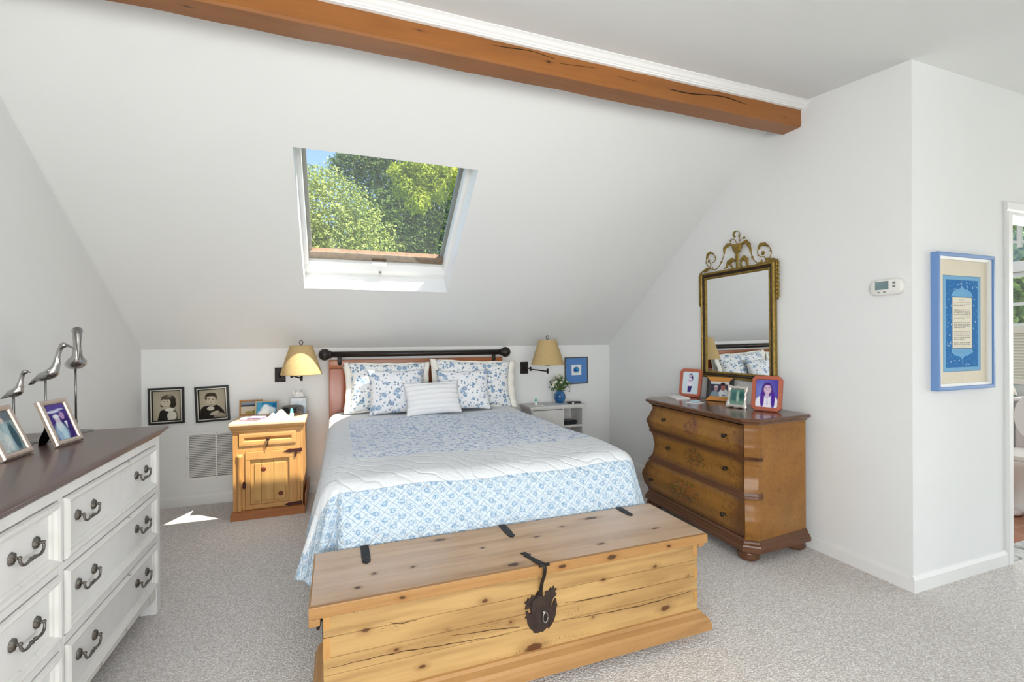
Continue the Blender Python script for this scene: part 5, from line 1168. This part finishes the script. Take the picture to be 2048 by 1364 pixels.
# big blue framed text print
PX0, PX1, PZ0, PZ1 = 2.896, 3.402, 1.02, 1.742
PIC = thing('framed_print', 'tall blue framed print of lettering in a blue cartouche beside the bathroom door', 'picture', ((PX0+PX1)/2, YC, PZ0), 0)
PW, PH = PX1-PX0, PZ1-PZ0
BF = M('cornflower_blue_frame', '6f93c8', .4)
bm = BM(); frame(bm, PW, PH, [(0, -.001), (0, -.034), (.004, -.036), (.016, -.036), (.02, -.033), (.02, -.001)]); obj('frame', bm, BF, PIC, 30)
bm = BM(); frame(bm, PW, PH, [(.0202, -.001), (.0202, -.028), (.034, -.022), (.034, -.001)]); obj('fillet', bm, W['white'], PIC)
c = Canvas(PW-.064, PH-.064, 200, 'e6dcc8'); c.noise(.03)
fx0, fx1, fz0, fz1 = .12, .86, .10, .87
c.rect(fx0-.006, fz0-.004, fx1+.006, fz1+.004, '4f7a9a'); c.rect(fx0, fz0, fx1, fz1, '7fb2d6'); c.rect(fx0+.05, fz0+.03, fx1-.05, fz1-.03, '2f74b4')
for k in range(420):
    a, b = fx0+.06+random.random()*(fx1-fx0-.12), fz0+.04+random.random()*(fz1-fz0-.08); q = random.random()
    c.ell(a, b, .006+.007*random.random(), .004+.004*random.random(), 'd5e6f0' if q < .22 else ('5b9acb' if q < .75 else '1f5f9e'), .6, random.random()*3, .8)
cx = .49
for zz, sg in ((.695, 1), (.29, -1)):
    n_ = 40; ed = [(cx+.215*math.cos(a), zz+sg*(.075*math.sin(a)**.8*(1+.06*math.cos(a*18)))) for a in np.linspace(0, PI, n_)]
    c.poly(ed, '74b0da'); c.poly([(cx-.06, zz+sg*.06), (cx, zz+sg*.098), (cx+.06, zz+sg*.06)], '74b0da')
tx0, tx1, tz0, tz1 = .30, .69, .285, .70
c.rect(tx0-.012, tz0-.008, tx1+.012, tz1+.006, '4a6a84'); c.rect(tx0, tz0, tx1, tz1, 'eae3d2')
row = 0; z = tz1-.025
for par, nl in ((1, 1), (1, 3), (0, 0), (2, 7), (0, 0), (3, 4), (0, 0), (4, 6), (0, 0), (5, 4), (0, 0), (6, 2)):
    if nl == 0: z -= .012; continue
    for l_ in range(nl):
        x = tx0+.03 if nl > 1 else cx-.06; end = (tx1-.03 if l_ < nl-1 else tx1-.14) if nl > 1 else cx+.06
        while x < end: w_ = .012+random.random()*.03; c.rect(x, z-.0028, min(end, x+w_), z+.0028, '6a655c', .75); x += w_+.009
        z -= .0128
    z -= .006
c.rect(.485, 0, .489, 1, 'b9b0a0', .35); c.build('print', PIC, None, .032, -.012)
bm = BM(); bx(bm, (-PW/2+.03, -.011, .03), (PW/2-.03, -.003, PH-.03)); obj('backing_board', bm, W['white'], PIC)
# small blue matted picture over the shelf
p = thing('framed_print', 'small picture of a blue flower on wide blue mat over the bedside shelf', 'picture', (2.345, D, .832), 0); p.rotation_euler = (0, R(-.6), 0)
bm = BM(); frame(bm, .272, .282, [(0, -.001), (0, -.012), (.003, -.016), (.008, -.016), (.011, -.012), (.011, -.001)]); obj('frame', bm, M('pewter_brown_frame', '6d6658', .4, .5), p)
c = Canvas(.25, .26, 60, '6b96d2'); c.rect(.03, .03, .97, .97, '5f8ccb'); c.rect(.27, .31, .73, .73, 'eef0f0'); c.ell(.5, .53, .14, .12, '2f78b4', .25); c.ell(.44, .5, .07, .06, '1f5f9c', .4); c.ell(.56, .56, .07, .05, '4a9acb', .5); c.ell(.5, .42, .1, .03, 'b9dbe6', .7); c.build('print', p, None, .011, -.008)
# children portraits
def child(w, h, boy):
    c = Canvas(w, h, 90, 'b9b09a'); c.grad('8f8672', lambda X, Y: 1.1*(np.hypot(X-.45, Y-.45)-.25))
    if not boy:
        c.poly([(.18, 0), (.27, .30), (.42, .36), (.8, .33), (.86, .2), (.86, 0)], 'cfc8b6'); c.poly([(.15, 0), (.26, .33), (.42, .38), (.62, .26), (.52, 0)], '2a2824'); c.poly([(.6, .3), (.8, .37), (.88, .22), (.9, 0), (.8, 0), (.72, .2)], '6b665a'); c.ell(.68, .15, .17, .2, 'dcd6c6', .12); c.ell(.60, .36, .18, .07, 'eae5d8', .15)
        c.ell(.57, .68, .27, .25, '3e382f', .12); c.ell(.72, .55, .13, .17, '37322a', .2); c.ell(.34, .52, .07, .08, '3a352c', .3); c.ell(.47, .60, .175, .2, 'cfc5b0', .12); c.ell(.5, .78, .2, .09, '5a5244', .3); c.ell(.62, .84, .1, .05, '978d78', .5, .4)
        for x in (.39, .52): c.ell(x, .65, .045, .012, '3a352c', .5)
        c.ell(.44, .58, .025, .03, 'a89c86', .6); c.ell(.45, .50, .075, .03, '4a4034', .4); c.ell(.45, .508, .06, .016, 'efe9dc', .4)
    else:
        c.poly([(.0, 0), (.03, .32), (.14, .42), (.34, .45), (.5, .42), (.66, .46), (.78, .38), (.92, .24), (.95, .16), (.95, 0)], '2b2622'); c.poly([(.5, .0), (.6, .25), (.72, .22), (.95, .12), (.95, 0)], '8a806f'); c.ell(.42, .34, .14, .09, 'd0c8b8', .2); c.ell(.44, .62, .17, .2, 'cbbfa9', .12); c.ell(.25, .62, .03, .05, 'b5a994', .4); c.ell(.66, .64, .03, .05, 'b5a994', .4)
        c.ell(.45, .80, .22, .12, '3f382f', .15); c.ell(.26, .72, .05, .09, '4a4237', .3); c.ell(.65, .72, .04, .1, '5d5447', .4); c.ell(.44, .72, .16, .06, 'cbbfa9', .4)
        for x in (.37, .53): c.ell(x, .64, .05, .016, '3a3026', .5); c.ell(x, .685, .06, .012, '5a5042', .6)
        c.ell(.44, .55, .03, .03, 'a89a84', .6); c.ell(.44, .48, .06, .015, '6a5a4a', .5); c.ell(.56, .17, .19, .075, 'beb4a2', .2, .35); c.ell(.76, .10, .18, .055, 'a89d8c', .3)
        for k in range(3): c.rect(.42+k*.06, .14+k*.02, .43+k*.06, .22+k*.02, '7a7062', .6)
    c.noise(.05); return c
for lab, x, z, boy, rol in (('black framed old portrait of a smiling girl, left one on the back wall', -1.25, .658, False, .8), ('black framed old portrait of a boy with folded hands above the grille', -.938, .658, True, 2.2)):
    p = thing('framed_portrait', lab, 'picture', (x, D, z), 0, 'children portraits on the back wall'); p.rotation_euler = (0, R(-rol), 0)
    bm = BM(); frame(bm, .236, .284, [(0, -.001), (0, -.020), (.016, -.020), (.016, -.001)]); obj('frame', bm, W['black'], p)
    bm = BM(); frame(bm, .236, .284, [(.0162, -.001), (.0162, -.021), (.022, -.021), (.022, -.001)]); obj('fillet', bm, M('silver_fillet', 'd6d2c6', .35, .5), p)
    bm = BM(); frame(bm, .236, .284, [(.0222, -.001), (.0222, -.018), (.030, -.009), (.030, -.001)]); obj('slip', bm, W['black'], p)
    child(.18, .228, boy).build('print', p, None, .028, -.008)

# ---- swing arm lamps
SHD = NT('parchment_shade', .8, 0, .2); v = SHD.coord(); SHD.base(SHD.mix(SHD.ramp(SHD.noise(SHD.coord('Object', (90, 90, 200)), 1., 2), .35, .65), lin('cdb27c'), lin('dfc898')))
tl = SHD.n('BsdfTranslucent', {'Color': lin('ecd8b0')}); mx = SHD.n('MixShader', {0: .3, 1: SHD.b.outputs[0], 2: tl.outputs[0]}); SHD.t.links.new(mx.outputs[0], SHD.t.nodes['Material Output'].inputs[0])
def lamp(label, px, elbow, sx, sy, zb_):
    t = thing('wall_lamp', label, 'wall lamp', (px, D, 0), 0, 'swing arm lamps either side of the bed'); o_ = V((px, D, 0))
    bm = BM(); bx(bm, (-.041, -.012, .957), (.041, -.0005, 1.077), .002); bx(bm, (-.03, -.018, .967), (.03, -.012, 1.067), .003); obj('wall_plate', bm, W['metal_dark'], t)
    e = V(elbow)-o_; s_ = V((sx, sy, zb_-.03))-o_; st = V((0, -.03, 1.017))
    bm = BM(); bx(bm, (-.012, -.034, 1.0), (.012, -.017, 1.034), .003); sweep(bm, [V((0, -.04, .995)), V((0, -.04, 1.04))], .009, 10); sweep(bm, [V((0, -.04, 1.018)), V((e.x, e.y, 1.018))], .006, 8); sweep(bm, [V((e.x, e.y, .995)), V((e.x, e.y, 1.035))], .009, 10); sweep(bm, [V((e.x, e.y, 1.012)), V((s_.x, s_.y, 1.005))], .006, 8); obj('arm', bm, W['metal_dark'], t)
    bm = BM(); sweep(bm, [V((s_.x, s_.y, .985)), V((s_.x, s_.y, 1.03))], .010, 10); lathe(bm, [(.012, 1.028), (.026, 1.03), (.026, 1.036), (.014, 1.04), (.014, 1.10)], (s_.x, s_.y, zb_-1.04), 16); obj('socket', bm, W['metal_dark'], t)
    bm = BM(); P = [[V((s_.x+r*math.cos(2*PI*k/40), s_.y+r*math.sin(2*PI*k/40), z)) for k in range(41)] for r, z in ((.152, zb_), (.1525, zb_+.004), (.116, zb_+.12), (.081, zb_+.226), (.080, zb_+.229))]
    grid_surf(bm, P); sh = obj('lamp_shade', bm, SHD.m, t); sh.modifiers.new('t', 'SOLIDIFY').thickness = .002
    bm = BM(); 
    for k in range(3): a = k*2*PI/3+.3; sweep(bm, [V((s_.x, s_.y, zb_+.222)), V((s_.x+.079*math.cos(a), s_.y+.079*math.sin(a), zb_+.226))], .0018, 6)
    sweep(bm, [V((s_.x, s_.y, zb_+.05)), V((s_.x, s_.y, zb_+.232))], .0025, 6); sweep(bm, [V((s_.x+.013*math.cos(a), s_.y, zb_+.250+.017*math.sin(a))) for a in np.linspace(0, 2*PI, 17)], .0028, 6); obj('finial_ring', bm, W['metal_dark'], t); return t
lamp('swing arm wall lamp with tan shade over the pine nightstand', -.452, (-.36, 4.30, 0), -.268, 4.055, 1.036)
lamp('swing arm wall lamp with tan shade over the white bedside shelf', 1.756, (1.75, 4.20, 0), 1.817, 3.95, 1.068)

# ================================================================== WHITE BEDSIDE SHELF (right of the bed)
BS = thing('bedside_shelf', 'small white open bedside cupboard between the bed and the right wall', 'nightstand', (2.02, 4.23, 0))
def B_(x, y, z): return V((x-2.02, y-4.23, z))
SW_ = M('worn_white_paint', 'dcdad8', .55, 0, .3, (12, .1), .06)
bm = BM(); bx(bm, B_(1.70, 4.09, .638), B_(2.30, 4.365, .66), .004); bx(bm, B_(1.71, 4.10, .625), B_(2.29, 4.365, .638), .003); obj('top', bm, SW_, BS)
for a in (1.72, 2.262): bm = BM(); bx(bm, B_(a, 4.11, 0), B_(a+.02, 4.36, .625), .002); obj('side_panel', bm, SW_, BS)
bm = BM(); bx(bm, B_(2.05, 4.115, .03), B_(2.066, 4.355, .625), .001); obj('divider', bm, SW_, BS)
bm = BM(); bx(bm, B_(1.74, 4.345, .03), B_(2.262, 4.36, .625)); obj('back_panel', bm, SW_, BS)
for z in (.03, .44): bm = BM(); bx(bm, B_(2.066, 4.115, z), B_(2.262, 4.345, z+.018), .001); obj('shelf', bm, SW_, BS)
bm = BM(); bx(bm, B_(1.742, 4.108, .45), B_(2.048, 4.122, .618), .003); bm2 = bm; obj('drawer', bm, SW_, BS)
bm = BM(); bx(bm, B_(1.742, 4.108, .05), B_(2.048, 4.122, .445), .003); obj('door', bm, SW_, BS)
ZS = .66
s = thing('clock_radio', 'flat black gadget on the open shelf of the white bedside cupboard', 'radio', (2.15, 4.2, .458), R(5))
bm = BM(); bx(bm, (-.07, -.06, 0), (.07, .06, .04), .01, 3); obj('case', bm, W['black'], s)
bm = BM(); bx(bm, (-.05, -.062, .012), (.05, -.058, .03)); obj('display', bm, M('grey_display', '2c3138', .15), s)
VS = thing('vase', 'round blue glazed vase of white flowers on the white bedside shelf', 'vase', (2.085, 4.245, ZS))
t = NT('blue_glaze', .08, 0, .6); t.base(t.mix(t.ramp(t.noise(t.coord('Object', (60, 60, 8)), 1., 2), .4, .6), lin('1f4f86'), lin('3a76ac')))
bm = BM(); lathe(bm, [(.03, 0), (.034, .004), (.05, .03), (.058, .062), (.054, .09), (.04, .112), (.031, .122), (.034, .13), (.029, .13), (.026, .12), (.03, .10)], (0, 0, 0), 28); obj('vase', bm, t.m, VS)
GRN = M('flower_foliage', '4c6a35', .6, 0, .3, (40, .1), .3); PET = M('cream_petals', 'e9e8d2', .7); STM = M('stem_green', '5a7a3c', .6)
heads = []
for k in range(30):
    a = random.random()*2*PI; e = random.uniform(.0, 1.35); r = random.uniform(.085, .12); heads.append(V((math.cos(a)*math.cos(e)*r*1.05, math.sin(a)*math.cos(e)*r*.8, .175+math.sin(e)*r*1.0)))
bm = BM()
for h_ in heads: sweep(bm, smooth_path([V((0, 0, .11)), h_*.5+V((0, 0, .06)), h_], 3), .0018, 5)
obj('stems', bm, STM, VS)
for h_ in heads[:17]:
    bm = BM(); d_ = (h_-V((0, 0, .13))).normalized(); q = V((0, 0, 1)).rotation_difference(d_).to_matrix().to_4x4(); q.translation = h_
    for j in range(6): a = j*PI/3; ball(bm, (math.cos(a)*.009, math.sin(a)*.009, .002), .009, (1, 1, .55), 8, 0, q)
    ball(bm, (0, 0, .005), .006, (1, 1, 1), 8, 0, q); obj('blossom', bm, PET, VS)
bm = BM()
for k in range(210):
    a = random.random()*2*PI; e = random.uniform(-.5, 1.4); r = random.uniform(.04, .118); p = V((math.cos(a)*math.cos(e)*r*1.05, math.sin(a)*math.cos(e)*r*.8, .165+math.sin(e)*r*.95))
    n_ = V((random.gauss(0, 1), random.gauss(0, 1), random.gauss(.4, 1))).normalized(); u_ = n_.orthogonal().normalized(); w_ = n_.cross(u_); l_ = random.uniform(.010, .018)
    vs_ = [bm.verts.new(p+u_*l_), bm.verts.new(p+w_*l_*.45+n_*.002), bm.verts.new(p-u_*l_), bm.verts.new(p-w_*l_*.45+n_*.002)]; bm.faces.new(vs_)
obj('leaves', bm, GRN, VS)
s = dropper('tiny bottle with teal cap at the bed end of the white bedside shelf', (1.80, 4.19, ZS+.0035), 1.05)
bm = BM(); bx(bm, (-.05, -.04, 0), (.05, .04, .003), .0008); s = obj('note_card', bm, M('note_white', 'e9e8e8', .8), None, None, (1.815, 4.19, ZS), (0, 0, R(10))); tag(s, 'white note card under the tiny teal capped bottle', 'card')
bm = BM(); bx(bm, (-.12, -.07, 0), (.12, .07, .004), .001); s = obj('magazine', bm, M('magazine_grey', 'c9cbd0', .5), None, None, (2.02, 4.185, ZS), (0, 0, R(-14))); tag(s, 'thin pale grey magazine lying before the blue vase', 'magazine')
s = thing('remote_control', 'black remote control at the right end of the white bedside shelf', 'remote control', (2.215, 4.19, ZS), R(-12))
bm = BM(); bx(bm, (-.07, -.022, 0), (.07, .022, .018), .007, 3); obj('case', bm, W['black'], s)
bm = BM()
for k in range(6): bx(bm, (-.05+k*.018, -.012, .0175), (-.040+k*.018, .012, .0195), .001)
obj('buttons', bm, M('grey_rubber_buttons', '5a5a60', .7), s)
bm = BM(); bx(bm, (-.008, -.008, 0), (.008, .008, .02), .002); s = obj('plug', bm, W['white'], None, None, (2.17, 4.125, ZS)); tag(s, 'tiny white plug at the front edge of the bedside shelf', 'plug')
